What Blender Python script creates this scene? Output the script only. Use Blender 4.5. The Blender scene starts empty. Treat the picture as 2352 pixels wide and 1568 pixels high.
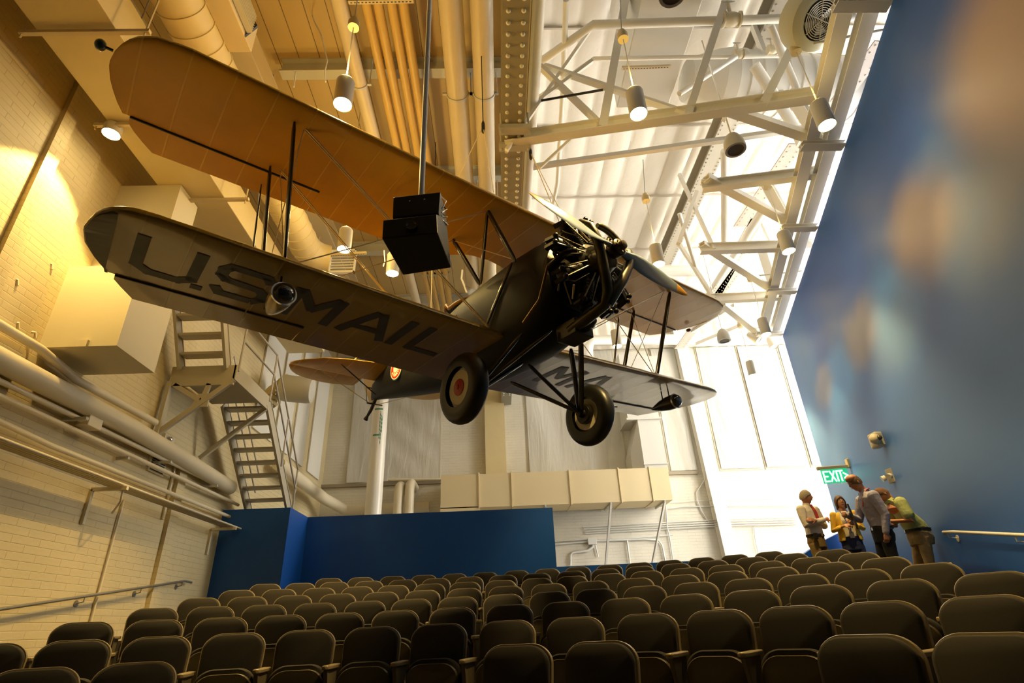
import bpy, bmesh, math, random
from mathutils import Vector as V, Matrix, Quaternion
random.seed(7)
PI=math.pi
SC=bpy.context.scene
COL=SC.collection
vs=SC.view_settings
vs.view_transform='Standard'; vs.look='None'; vs.gamma=1; vs.use_curve_mapping=False
vs.exposure=0.18
SC.cycles.use_denoising=True; SC.cycles.use_adaptive_sampling=True; SC.cycles.adaptive_threshold=.02
SC.cycles.max_bounces=6; SC.cycles.diffuse_bounces=4; SC.cycles.glossy_bounces=3
SC.cycles.sample_clamp_indirect=6.0
SC.cycles.caustics_reflective=False; SC.cycles.caustics_refractive=False

# ---------------------------------------------------------------- camera (origin = lens)
F=1273.7
R=[V((0.9989661,-0.0182764,-0.0416249)),V((-0.0286879,0.4568528,-0.8890796)),V((0.0352656,0.8893545,0.4558562))]
cd=bpy.data.cameras.new('camera'); cam=bpy.data.objects.new('camera',cd); COL.objects.link(cam)
cd.sensor_width=36; cd.lens=F/2352*36; cd.clip_start=.05; cd.clip_end=200
m=Matrix.Identity(4)
for i in range(3):
    m[i][0]=R[0][i]; m[i][1]=-R[1][i]; m[i][2]=-R[2][i]
cam.matrix_world=m
SC.camera=cam
FLOOR=-0.975            # floor of the first row, lens height .975 m

def ray(px,py):
    a=(px-1176)/F; b=(py-784)/F
    return R[0]*a+R[1]*b+R[2]
def atX(px,py,X): d=ray(px,py); return d*(X/d.x)
def atY(px,py,Y): d=ray(px,py); return d*(Y/d.y)
def atZ(px,py,Z): d=ray(px,py); return d*(Z/d.z)
def wallx(y): return 3.876+.308*y          # the painted side wall, plan line
def plan(px,py,p,q):                        # vertical plane through plan points p,q
    n=V((q[1]-p[1],-(q[0]-p[0]),0)); d=ray(px,py)
    return d*(n.dot(V((p[0],p[1],0)))/n.dot(d))

# ---------------------------------------------------------------- materials
MATS={}
def mat(name,col,rough=.6,metal=0,bump=None,noise=None,emit=None,strength=0,coat=0,spec=None,trans=0,sheen=0):
    if name in MATS: return MATS[name]
    m=bpy.data.materials.new(name); m.use_nodes=True; nt=m.node_tree; b=nt.nodes['Principled BSDF']
    b.inputs['Base Color'].default_value=(*col,1); b.inputs['Roughness'].default_value=rough; b.inputs['Metallic'].default_value=metal
    if coat: b.inputs['Coat Weight'].default_value=coat; b.inputs['Coat Roughness'].default_value=.08
    if spec is not None: b.inputs['Specular IOR Level'].default_value=spec
    if sheen: b.inputs['Sheen Weight'].default_value=sheen; b.inputs['Sheen Roughness'].default_value=.5; b.inputs['Sheen Tint'].default_value=(*[min(1,c*3+.1) for c in col],1)
    if trans: b.inputs['Transmission Weight'].default_value=trans
    tc=None
    if noise or bump:
        tc=nt.nodes.new('ShaderNodeTexCoord')
    if noise:                      # (scale, amount)
        n=nt.nodes.new('ShaderNodeTexNoise'); n.inputs['Scale'].default_value=noise[0]; n.inputs['Detail'].default_value=4
        nt.links.new(tc.outputs['Object'],n.inputs['Vector'])
        mx=nt.nodes.new('ShaderNodeMix'); mx.data_type='RGBA'
        k=noise[1]; mx.inputs[6].default_value=(*[c*(1-k) for c in col],1); mx.inputs[7].default_value=(*[min(1,c*(1+k)) for c in col],1)
        nt.links.new(n.outputs['Fac'],mx.inputs[0]); nt.links.new(mx.outputs[2],b.inputs['Base Color'])
    if bump:                       # (scale, strength)
        n=nt.nodes.new('ShaderNodeTexNoise'); n.inputs['Scale'].default_value=bump[0]; n.inputs['Detail'].default_value=3
        nt.links.new(tc.outputs['Object'],n.inputs['Vector'])
        bp=nt.nodes.new('ShaderNodeBump'); bp.inputs['Strength'].default_value=bump[1]; bp.inputs['Distance'].default_value=.02
        nt.links.new(n.outputs['Fac'],bp.inputs['Height']); nt.links.new(bp.outputs['Normal'],b.inputs['Normal'])
    if emit: b.inputs['Emission Color'].default_value=(*emit,1); b.inputs['Emission Strength'].default_value=strength
    MATS[name]=m; return m

def brick_mat(name,col,mortar,axes,rough=.6,scale=1.0):
    m=bpy.data.materials.new(name); m.use_nodes=True; nt=m.node_tree; N=nt.nodes; L=nt.links; b=N['Principled BSDF']
    tc=N.new('ShaderNodeTexCoord'); sp=N.new('ShaderNodeSeparateXYZ'); cb=N.new('ShaderNodeCombineXYZ')
    L.new(tc.outputs['Object'],sp.inputs[0]); L.new(sp.outputs[axes[0]],cb.inputs[0]); L.new(sp.outputs[axes[1]],cb.inputs[1])
    nz=N.new('ShaderNodeTexNoise'); nz.inputs['Scale'].default_value=1.3; nz.inputs['Detail'].default_value=5
    L.new(cb.outputs[0],nz.inputs['Vector'])
    bk=N.new('ShaderNodeTexBrick'); bk.inputs['Scale'].default_value=scale
    bk.inputs['Brick Width'].default_value=.46; bk.inputs['Row Height'].default_value=.095
    bk.inputs['Mortar Size'].default_value=.006; bk.inputs['Mortar Smooth'].default_value=.6
    bk.inputs['Color1'].default_value=(*col,1); bk.inputs['Color2'].default_value=(*[c*.96 for c in col],1); bk.inputs['Mortar'].default_value=(*mortar,1)
    L.new(cb.outputs[0],bk.inputs['Vector'])
    # mortar only shows here and there under the old paint
    mx=N.new('ShaderNodeMix'); mx.data_type='RGBA'; mx.inputs[6].default_value=(*col,1)
    rp=N.new('ShaderNodeMapRange'); rp.inputs[1].default_value=.38; rp.inputs[2].default_value=.6
    L.new(nz.outputs['Fac'],rp.inputs[0]); L.new(rp.outputs[0],mx.inputs[0]); L.new(bk.outputs['Color'],mx.inputs[7])
    n2=N.new('ShaderNodeTexNoise'); n2.inputs['Scale'].default_value=.5; n2.inputs['Detail'].default_value=6
    L.new(cb.outputs[0],n2.inputs['Vector'])
    m2=N.new('ShaderNodeMix'); m2.data_type='RGBA'; m2.blend_type='MULTIPLY'; m2.inputs[0].default_value=1
    r2=N.new('ShaderNodeMapRange'); r2.inputs[1].default_value=.3; r2.inputs[2].default_value=.7; r2.inputs[3].default_value=.86; r2.inputs[4].default_value=1.05
    L.new(n2.outputs['Fac'],r2.inputs[0]); L.new(mx.outputs[2],m2.inputs[6]); L.new(r2.outputs[0],m2.inputs[7]); L.new(m2.outputs[2],b.inputs['Base Color'])
    bp=N.new('ShaderNodeBump'); bp.inputs['Strength'].default_value=.5; bp.inputs['Distance'].default_value=.012; bp.invert=True
    ad=N.new('ShaderNodeMath'); ad.operation='MULTIPLY_ADD'; ad.inputs[1].default_value=.35
    n3=N.new('ShaderNodeTexNoise'); n3.inputs['Scale'].default_value=14; L.new(cb.outputs[0],n3.inputs['Vector'])
    L.new(n3.outputs['Fac'],ad.inputs[0]); L.new(bk.outputs['Fac'],ad.inputs[2]); L.new(ad.outputs[0],bp.inputs['Height'])
    L.new(bp.outputs['Normal'],b.inputs['Normal']); b.inputs['Roughness'].default_value=rough
    return m

# ---------------------------------------------------------------- mesh builder
class MB:
    def __init__(s): s.v=[]; s.f=[]
    def add(s,vs,fs):
        o=len(s.v); s.v+=[tuple(v) for v in vs]; s.f+=[tuple(o+i for i in f) for f in fs]; return s
    def hexa(s,p):      # 8 points: bottom 4 then top 4
        return s.add(p,[(0,3,2,1),(4,5,6,7),(0,1,5,4),(1,2,6,5),(2,3,7,6),(3,0,4,7)])
    def box(s,a,b):
        x0,y0,z0=a; x1,y1,z1=b
        return s.hexa([(x0,y0,z0),(x1,y0,z0),(x1,y1,z0),(x0,y1,z0),(x0,y0,z1),(x1,y0,z1),(x1,y1,z1),(x0,y1,z1)])
    def bar(s,a,b,w,h,up=(0,0,1)):   # rectangular bar from a to b
        a=V(a); b=V(b); d=(b-a).normalized(); u=V(up)
        if abs(d.dot(u))>.98: u=V((0,1,0))
        sd=d.cross(u).normalized(); u=sd.cross(d).normalized()
        q=[]
        for p in (a,b):
            q.append([p-sd*w/2-u*h/2,p+sd*w/2-u*h/2,p+sd*w/2+u*h/2,p-sd*w/2+u*h/2])
        return s.add(q[0]+q[1],[(3,2,1,0),(4,5,6,7),(0,1,5,4),(1,2,6,5),(2,3,7,6),(3,0,4,7)])
    def chan(s,a,b,w,h,t=.012,up=(0,0,1),kind='I'):  # rolled steel section
        a=V(a); b=V(b); d=(b-a).normalized(); u=V(up)
        if abs(d.dot(u))>.98: u=V((0,1,0))
        sd=d.cross(u).normalized(); u=sd.cross(d).normalized()
        s.bar(a+u*(h/2-t/2),b+u*(h/2-t/2),w,t,up); s.bar(a-u*(h/2-t/2),b-u*(h/2-t/2),w,t,up)
        k=0 if kind=='I' else w/2-t/2
        s.bar(a+sd*k,b+sd*k,t,h-2*t,up); return s
    def tube(s,path,r,n=10,caps=True,squash=None):
        P=[V(p) for p in path]; rs=r if isinstance(r,(list,tuple)) else [r]*len(P)
        ring=[]; u=None
        for i,p in enumerate(P):
            d=(P[min(i+1,len(P)-1)]-P[max(i-1,0)]).normalized()
            if u is None:
                u=V((0,0,1)) if abs(d.z)<.9 else V((0,1,0))
            sd=d.cross(u)
            if sd.length<1e-4: u=V((1,0,0)); sd=d.cross(u)
            sd.normalize(); u=sd.cross(d).normalized()
            k=squash or 1
            ring.append([p+(sd*math.cos(2*PI*j/n)+u*math.sin(2*PI*j/n)*k)*rs[i] for j in range(n)])
        vs=[q for rg in ring for q in rg]; fs=[]
        for i in range(len(P)-1):
            for j in range(n):
                k2=(j+1)%n; fs.append((i*n+j,i*n+k2,(i+1)*n+k2,(i+1)*n+j))
        if caps:
            fs.append(tuple(range(n))[::-1]); fs.append(tuple((len(P)-1)*n+j for j in range(n)))
        return s.add(vs,fs)
    def lathe(s,o,axis,prof,n=24,caps=True):   # prof: (distance along axis, radius)
        o=V(o); a=V(axis).normalized(); u=V((0,0,1)) if abs(a.z)<.9 else V((1,0,0))
        sd=a.cross(u).normalized(); u=sd.cross(a)
        vs=[]; fs=[]
        for t,r in prof:
            for j in range(n): vs.append(o+a*t+(sd*math.cos(2*PI*j/n)+u*math.sin(2*PI*j/n))*max(r,1e-4))
        for i in range(len(prof)-1):
            for j in range(n):
                k=(j+1)%n; fs.append((i*n+j,i*n+k,(i+1)*n+k,(i+1)*n+j))
        if caps:
            fs.append(tuple(range(n))[::-1]); fs.append(tuple((len(prof)-1)*n+j for j in range(n)))
        return s.add(vs,fs)
    def loft(s,rings,caps=True):
        n=len(rings[0]); vs=[q for r in rings for q in r]; fs=[]
        for i in range(len(rings)-1):
            for j in range(n):
                k=(j+1)%n; fs.append((i*n+j,i*n+k,(i+1)*n+k,(i+1)*n+j))
        if caps: fs.append(tuple(range(n))[::-1]); fs.append(tuple((len(rings)-1)*n+j for j in range(n)))
        return s.add(vs,fs)
    def grid(s,fn,nu,nv):
        vs=[fn(i/nu,j/nv) for i in range(nu+1) for j in range(nv+1)]
        return s.add(vs,[(i*(nv+1)+j,(i+1)*(nv+1)+j,(i+1)*(nv+1)+j+1,i*(nv+1)+j+1) for i in range(nu) for j in range(nv)])
    def prism(s,poly,vec):
        n=len(poly); P=[V(p) for p in poly]; w=V(vec)
        return s.add(P+[p+w for p in P],[tuple(range(n))[::-1],tuple(range(n,2*n))]+[(i,(i+1)%n,n+(i+1)%n,n+i) for i in range(n)])
    def sphere(s,c,r,n=14,m=9):
        c=V(c); r=r if isinstance(r,(tuple,list)) else (r,r,r); rings=[]
        for i in range(1,m):
            t=PI*i/m; rings.append([(c.x+r[0]*math.sin(t)*math.cos(2*PI*j/n),c.y+r[1]*math.sin(t)*math.sin(2*PI*j/n),c.z-r[2]*math.cos(t)) for j in range(n)])
        return s.loft(rings)
    def build(s,name,material=None,parent=None,smooth=None,bevel=0,loc=None,fix=True):
        me=bpy.data.meshes.new(name); me.from_pydata(s.v,[],s.f); me.update()
        if fix:
            bm=bmesh.new(); bm.from_mesh(me); bmesh.ops.recalc_face_normals(bm,faces=bm.faces); bm.to_mesh(me); bm.free()
        if material: 
            for q in (material if isinstance(material,(list,tuple)) else [material]): me.materials.append(q)
        o=bpy.data.objects.new(name,me); COL.objects.link(o)
        if smooth is not None:
            for p in me.polygons: p.use_smooth=True
            me.set_sharp_from_angle(angle=math.radians(smooth))
        if parent: o.parent=parent
        if loc: o.location=loc
        if bevel:
            md=o.modifiers.new('bevel','BEVEL'); md.width=bevel; md.segments=2; md.limit_method='ANGLE'
        return o
def tag(o,label=None,cat=None,group=None,kind=None):
    if label: o['label']=label
    if cat: o['category']=cat
    if group: o['group']=group
    if kind: o['kind']=kind
    return o
def empty(name,loc=(0,0,0),rz=0,label=None,cat=None,group=None,mw=None):
    o=bpy.data.objects.new(name,None); COL.objects.link(o); o.empty_display_size=.1
    if mw is not None: o.matrix_world=mw
    else: o.location=loc; o.rotation_euler=(0,0,rz)
    return tag(o,label,cat,group)
def struct(o): o['kind']='structure'; return o
def kids(o): return [c for c in bpy.data.objects if c.parent==o]
def rebase(mb,o):   # move vertices to be relative to point o
    o=V(o); mb.v=[tuple(V(v)-o) for v in mb.v]; return mb
def solo(mb,name,material,label,cat,group=None,smooth=None,bevel=0):
    xs=[v[0] for v in mb.v]; ys=[v[1] for v in mb.v]; zs=[v[2] for v in mb.v]
    c=V(((min(xs)+max(xs))/2,(min(ys)+max(ys))/2,min(zs)))
    rebase(mb,c); o=mb.build(name,material,None,smooth,bevel,loc=c); return tag(o,label,cat,group)
CREAM=mat('cream_paint',(.66,.55,.30),.45,noise=(3,.06))
WHITE=mat('white_steel_paint',(.84,.82,.75),.4)
GREY=mat('grey_steel_paint',(.50,.49,.44),.4)
DARK=mat('dark_steel',(.05,.05,.05),.4,.6)
CHROME=mat('bright_metal',(.7,.7,.7),.25,1)
ORD=['','first','second','third','fourth','fifth','sixth','seventh','eighth','ninth','tenth','eleventh','twelfth','thirteenth','fourteenth','fifteenth','sixteenth','seventeenth']
# ================================================================ ROOM
XL=-5.85; YB=18.9; XF=14.0; YF=-5.0; ZROOF=12.0; ZC=9.5
BR_L=brick_mat('painted_brick_left',(.66,.55,.31),(.54,.44,.25),('Y','Z'))
BR_B=brick_mat('painted_brick_back',(.74,.70,.58),(.60,.57,.48),('X','Z'))
BLUE=mat('blue_wall_paint',(.002,.085,.40),.5,bump=(60,.05))
def wallbox(name,a,b,m): return struct(MB().box(a,b).build(name,m))
wallbox('wall_left',(XL-.3,YF,FLOOR-.3),(XL,YB+.3,ZROOF),BR_L)
wallbox('wall_back',(XL,YB,FLOOR-.3),(XF+.3,YB+.3,ZROOF+.3),BR_B)
wallbox('wall_front',(XL-.3,YF-.3,FLOOR-.3),(XF+.3,YF,ZROOF+.3),mat('front_wall_dark',(.02,.02,.024),.9))
# far right outer wall with tall daylight windows
wr=MB(); WIN=[(6.2,9.4),(10.4,13.6),(14.6,17.9)]; ZW0,ZW1=1.2,11.2
ys=[YF]+[q for w in WIN for q in w]+[YB]
wr.box((XF,YF,FLOOR-.3),(XF+.3,YB,ZW0)); wr.box((XF,YF,ZW1),(XF+.3,YB,ZROOF+.3))
for i in range(0,len(ys),2): wr.box((XF,ys[i],ZW0),(XF+.3,ys[i+1],ZW1))
struct(wr.build('wall_far_right',BR_B))
DAY=mat('daylit_frosted_glass',(.9,.9,.9),.5,emit=(1,.95,.86),strength=12)
for i,(y0,y1) in enumerate(WIN):
    f=MB()
    for k in range(4):
        y=y0+(y1-y0)*k/3; f.box((XF-.04,y-.03,ZW0),(XF+.06,y+.03,ZW1))
    for k in range(6):
        z=ZW0+(ZW1-ZW0)*k/5; f.box((XF-.04,y0,z-.03),(XF+.06,y1,z+.03))
    o=struct(f.build('window_%d'%(i+1),WHITE))
    g=MB().box((XF+.1,y0,ZW0),(XF+.12,y1,ZW1)).build('glass',DAY,o)
# ceilings
def plank_mat():
    m=bpy.data.materials.new('ceiling_planks'); m.use_nodes=True; nt=m.node_tree; N=nt.nodes; L=nt.links; b=N['Principled BSDF']
    tc=N.new('ShaderNodeTexCoord'); sp=N.new('ShaderNodeSeparateXYZ'); L.new(tc.outputs['Object'],sp.inputs[0])
    md=N.new('ShaderNodeMath'); md.operation='PINGPONG'; md.inputs[1].default_value=.19; L.new(sp.outputs['X'],md.inputs[0])
    lt=N.new('ShaderNodeMapRange'); lt.inputs[1].default_value=.0; lt.inputs[2].default_value=.012; L.new(md.outputs[0],lt.inputs[0])
    nz=N.new('ShaderNodeTexNoise'); nz.inputs['Scale'].default_value=1.2
    mp=N.new('ShaderNodeMapping'); mp.inputs['Scale'].default_value=(2.6,.25,1); L.new(tc.outputs['Object'],mp.inputs[0]); L.new(mp.outputs[0],nz.inputs['Vector'])
    c=N.new('ShaderNodeMix'); c.data_type='RGBA'; c.inputs[6].default_value=(.56,.40,.15,1); c.inputs[7].default_value=(.68,.52,.24,1); L.new(nz.outputs['Fac'],c.inputs[0])
    c2=N.new('ShaderNodeMix'); c2.data_type='RGBA'; c2.inputs[6].default_value=(.05,.03,.015,1); L.new(lt.outputs[0],c2.inputs[0]); L.new(c.outputs[2],c2.inputs[7]); L.new(c2.outputs[2],b.inputs['Base Color'])
    b.inputs['Roughness'].default_value=.55; return m
struct(MB().box((XL,YF,ZC),(.62,YB,ZC+.2)).build('ceiling_left',plank_mat()))
struct(MB().box((.52,YF,ZC-.3),(.64,YB,ZROOF)).build('wall_upstand',mat('white_board',(.86,.84,.78),.5)))
ROOFM=mat('roof_insulation',(.80,.75,.66),.42,bump=(5,.55))
def roof(u,v):
    x=.62+u*(XF-.62); y=YF+v*(YB-YF)
    k=abs(math.sin(PI*(x-.3)/.62)); sag=.07*k**.6
    yy=(y-7.85)/2.75; s=abs(yy-round(yy)); pinch=min(1,s/.06)
    return (x,y,ZROOF-.03-sag*(.3+.7*pinch)*(1-.25*math.sin(y*2.1+x*3)))
struct(MB().grid(roof,216,150).build('ceiling_right',ROOFM,smooth=50,fix=False))
struct(MB().box((.4,YF,ZROOF+.02),(XF+.3,YB+.3,ZROOF+.3)).build('ceiling_deck',WHITE))
for k in range(7):
    y=7.85+2.78*(k-3)
    if y>YB: continue
    struct(MB().box((.66,y-.02,ZROOF-.13),(XF,y+.02,ZROOF-.05)).build('trim_%d'%(k+1),mat('roof_batten',(.55,.50,.42),.5)))
# stepped floor
CXs,CYs,R1,DR=-1.153,.630,3.818,.9687
TOPS=[-.125,.027,.178,.322,.468,.612,.758,.897]
FLZ=[t-.85 for t in TOPS]+[.197]
CARPET=mat('dark_carpet',(.035,.028,.02),.95,noise=(40,.3))
def sector(r):
    a0=math.asin(max(-1,min(1,(XL+.01-CXs)/r))) if r>-(XL-CXs) else -1.45
    # right: hit painted wall
    a1=1.45
    for i in range(400):
        a=-.3+i*.005; x=CXs+r*math.sin(a); y=CYs+r*math.cos(a)
        if x>wallx(y)-.02: a1=a; break
    return a0,a1
fl=MB(); NS=48
for k in range(8):
    r0=R1+DR*k-.42 if k else .01; r1=R1+DR*(k+1)-.42
    z=FLZ[k]; zb=FLOOR-.3
    vs=[]
    for j in range(NS+1):
        for r in (r0,r1):
            a0,a1=sector(max(r,.5)); a=a0+(a1-a0)*j/NS
            x=CXs+r*math.sin(a); y=CYs+r*math.cos(a)
            vs+=[(x,y,z),(x,y,zb)]
    fs=[]
    for j in range(NS):
        a=j*4; b=a+4
        fs+=[(a,b,b+2,a+2),(a,a+1,b+1,b),(a+2,b+2,b+3,a+3)]
    fl.add(vs,fs)
fl.box((XL,YF,FLOOR-.3),(XF,CYs+.0,FLOOR-.004))
struct(fl.build('floor',CARPET,fix=False))
r0=R1+DR*8-.42; ld=[]; a0,a1=sector(r0)
ld=[(CXs+r0*math.sin(a0+(a1-a0)*j/NS),CYs+r0*math.cos(a0+(a1-a0)*j/NS),FLOOR-.2) for j in range(NS+1)]+[(wallx(13.4),13.4,FLOOR-.2),(XL,13.4,FLOOR-.2)]
struct(MB().prism(ld,(0,0,.197-FLOOR+.2)).build('floor_landing',CARPET))
struct(MB().box((XL,13.6,FLOOR-.1),(XF,YB,FLOOR)).build('floor_back',mat('grey_concrete',(.35,.33,.30),.7)))
struct(MB().box((8.2,YF,FLOOR-.1),(XF,13.6,FLOOR)).build('floor_right',MATS['grey_concrete']))
# painted sky wall (17 degrees off the aisle)
def mural():
    m=bpy.data.materials.new('sky_mural'); m.use_nodes=True; nt=m.node_tree; N=nt.nodes; L=nt.links; b=N['Principled BSDF']
    tc=N.new('ShaderNodeTexCoord'); nz=N.new('ShaderNodeTexNoise'); nz.inputs['Scale'].default_value=.8; nz.inputs['Detail'].default_value=2
    L.new(tc.outputs['Object'],nz.inputs['Vector'])
    ds=N.new('ShaderNodeMix'); ds.data_type='VECTOR'; ds.inputs[0].default_value=.12; L.new(tc.outputs['Object'],ds.inputs[4])
    ad=N.new('ShaderNodeVectorMath'); ad.operation='ADD'; L.new(tc.outputs['Object'],ad.inputs[0])
    sc=N.new('ShaderNodeVectorMath'); sc.operation='SCALE'; sc.inputs['Scale'].default_value=.5
    sb=N.new('ShaderNodeVectorMath'); sb.operation='SUBTRACT'; sb.inputs[1].default_value=(.5,.5,.5)
    L.new(nz.outputs['Color'],sb.inputs[0]); L.new(sb.outputs[0],sc.inputs[0]); L.new(sc.outputs[0],ad.inputs[1])
    pos=ad.outputs[0]
    cur=(.012,.090,.440,1)
    base=N.new('ShaderNodeRGB'); base.outputs[0].default_value=cur; out=base.outputs[0]
    blobs=[ # y, z, ry, rz, colour, strength     (haze, then light blue edge, then warm cloud)
     (3.6,2.7,3.2,2.2,(.095,.150,.31),.9),(6.6,2.2,3.9,1.9,(.065,.150,.44),.92),(10.2,2.7,3.4,2.1,(.070,.200,.62),.92),
     (12.9,3.4,2.1,2.3,(.20,.45,1.0),.95),(12.4,5.5,1.6,1.9,(.06,.22,.58),.85),
     (5.0,4.2,1.1,1.15,(.07,.33,.90),.92),(7.25,4.0,1.25,1.0,(.08,.36,.95),.95),(10.2,4.2,1.4,.9,(.10,.38,.95),.85),
     (3.2,4.5,1.55,1.35,(.56,.38,.27),.92),(2.3,3.6,1.3,1.3,(.36,.29,.25),.8),(5.65,4.4,1.35,.88,(.48,.34,.27),.88),(4.6,3.75,1.5,.9,(.24,.24,.28),.7),
     (8.6,4.38,1.25,.68,(.34,.30,.32),.85),(7.5,3.75,1.6,.8,(.15,.20,.34),.6),(11.4,4.5,1.1,.58,(.32,.33,.46),.8)]
    for (y,z,ry,rz,c,s) in blobs:
        mp=N.new('ShaderNodeMapping'); mp.inputs['Location'].default_value=(0,-y/ry,-z/rz); mp.inputs['Scale'].default_value=(0,1/ry,1/rz)
        L.new(pos,mp.inputs[0]); ln=N.new('ShaderNodeVectorMath'); ln.operation='LENGTH'; L.new(mp.outputs[0],ln.inputs[0])
        mr=N.new('ShaderNodeMapRange'); mr.interpolation_type='SMOOTHERSTEP'; mr.inputs[1].default_value=1.15; mr.inputs[2].default_value=.15; mr.inputs[3].default_value=0; mr.inputs[4].default_value=s
        L.new(ln.outputs['Value'],mr.inputs[0])
        mx=N.new('ShaderNodeMix'); mx.data_type='RGBA'; L.new(mr.outputs[0],mx.inputs[0]); L.new(out,mx.inputs[6]); mx.inputs[7].default_value=(*c,1); out=mx.outputs[2]
    L.new(out,b.inputs['Base Color']); b.inputs['Roughness'].default_value=.5
    return m
YM=13.4; ZM=6.8
pw=MB(); y0=-4.9
pw.hexa([(wallx(y0),y0,FLOOR-.3),(wallx(y0)+.15,y0,FLOOR-.3),(wallx(YM)+.15,YM,FLOOR-.3),(wallx(YM),YM,FLOOR-.3),
         (wallx(y0),y0,ZM),(wallx(y0)+.15,y0,ZM),(wallx(YM)+.15,YM,ZM),(wallx(YM),YM,ZM)])
struct(pw.build('wall_right',mural()))
# low rear walls
wallbox('wall_rear_high',(-4.43,13.5,FLOOR),(1.31,13.65,2.46),BLUE)
wallbox('wall_rear_low',(1.31,13.5,FLOOR),(7.95,13.65,1.15),BLUE)
struct(MB().prism([(6.95,13.5,1.15),(8.0,13.5,1.15),(8.0,13.5,1.62),(7.55,13.5,1.45)],(0,.15,0)).build('wall_rear_slope',BLUE))
bb=MB(); bb.box((XL,12.3,FLOOR),(-4.43,12.42,2.46)); bb.box((-4.55,12.42,FLOOR),(-4.43,13.5,2.46))
struct(bb.build('wall_stair_enclosure',BLUE))
wallbox('wall_left_front',(XL,YF,FLOOR-.3),(XL+.05,6.27,ZC),BR_L)
# pilasters of the left wall
for i,(y0,y1) in enumerate(((5.42,5.62),(10.24,10.5))):
    struct(MB().box((XL,y0,FLOOR),(XL+(.12 if i==0 else .07),y1,9.4 if i==0 else 2.95)).build('wall_pilaster_%d'%(i+1),BR_L))
# back wall: insulated upper part, window bays under plastic, piers, ledge
def fold(x0,x1,z0,z1,amp,per,y,nx=60,nz=24,diag=0.0,seed=0,hi=1):
    rr=random.Random(seed); ph=[rr.uniform(0,6) for _ in range(6)]
    def fn(u,v):
        x=x0+u*(x1-x0); z=z0+v*(z1-z0)
        w=math.sin(2*PI*(x+diag*(z-z0)*.35)/per+ph[0]+.6*math.sin(z*.9+ph[1]))+.5*hi*math.sin(2*PI*(x-diag*z*.2)/(per*.43)+ph[2])+.3*hi*math.sin(2*PI*x/(per*.23)+ph[3]+z)
        return (x,y-amp*w*(.35+.65*math.sin(PI*min(1,max(0,v))))-amp,z)
    return MB().grid(fn,nx,nz)
PLAST=mat('plastic_sheet',(.60,.58,.51),.30,bump=(1.0,1.0))
for n_ in PLAST.node_tree.nodes:
    if n_.type=='TEX_NOISE':
        n_.inputs['Detail'].default_value=3.5; n_.inputs['Distortion'].default_value=.6
        mp_=PLAST.node_tree.nodes.new('ShaderNodeMapping'); mp_.inputs['Rotation'].default_value=(0,.45,0); mp_.inputs['Scale'].default_value=(3.2,1,.55)
        lk_=n_.inputs['Vector'].links[0]; src_=lk_.from_socket; PLAST.node_tree.links.new(src_,mp_.inputs[0]); PLAST.node_tree.links.new(mp_.outputs[0],n_.inputs['Vector'])
    if n_.type=='BUMP': n_.inputs['Distance'].default_value=.045
struct(fold(-5.8,XF,9.2,11.95,.05,.55,YB-.02,260,14,0,3).build('wall_back_insulation',ROOFM,smooth=80,fix=False))
for i,(x0,x1,d) in enumerate(((-5.05,-4.35,.6),(-3.9,-1.95,1.6),(1.15,4.5,.4),(6.0,6.9,.2),(7.75,9.2,0),(9.35,10.8,0),(10.95,12.6,0))):
    z0=4.5
    o=struct(MB().box((x0-.05,YB-.03,z0-.06),(x1+.05,YB+.001,9.2)).build('window_%d'%(i+4),mat('window_frame_cream',(.6,.55,.42),.5)))
    fold(x0,x1,z0,9.15,.022,1.15,YB-.05,70,30,d*2,i+10,0).build('plastic_sheet',PLAST,o,smooth=80,fix=False)
struct(MB().box((XL,YB-.12,4.36),(6.9,YB,4.46)).build('trim_20',mat('old_ledge',(.30,.25,.17),.6)))
struct(MB().box((-.35,YB-.25,FLOOR),(.35,YB,9.3)).build('wall_pier_1',CREAM))
struct(MB().chan((7.45,YB-.2,FLOOR),(7.05,YB-.2,ZROOF-.2),.42,.34,.03,up=(0,1,0)).build('column_1',WHITE))
# ================================================================ SERVICES, STEEL, CEILING
TAN=mat('tan_pipe_paint',(.62,.52,.34),.42,noise=(2,.08))
YEL=mat('yellowed_pipe_paint',(.60,.40,.12),.40)
PIPE=mat('cream_pipe_paint',(.70,.62,.44),.38)
GAL=mat('galvanised_steel',(.50,.48,.42),.38,.5)
# -- lateral I beams under the plank ceiling
for i,y in enumerate((4.05,6.8,9.55,12.3,15.05,17.8)):
    n=['nearest the camera','second from the camera','third from the camera','over the rear seats','behind the rear wall','closest to the back windows'][i]
    m=MB().chan((-3.74,y+.1,ZC-.17),(.5,y+.1,ZC-.17),.2,.34,.03)
    solo(m,'ceiling_beam',mat('grey_green_steel',(.62,.62,.54),.4),'grey steel I beam across the plank ceiling, '+n,'beam','steel beams under the plank ceiling')
m=MB().chan((-4.0,YF+.1,8.6),(-4.0,YB-.05,8.6),.5,.5,.04); solo(m,'edge_beam',TAN,'tan steel edge beam running along the left side of the plank ceiling','beam')
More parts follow.
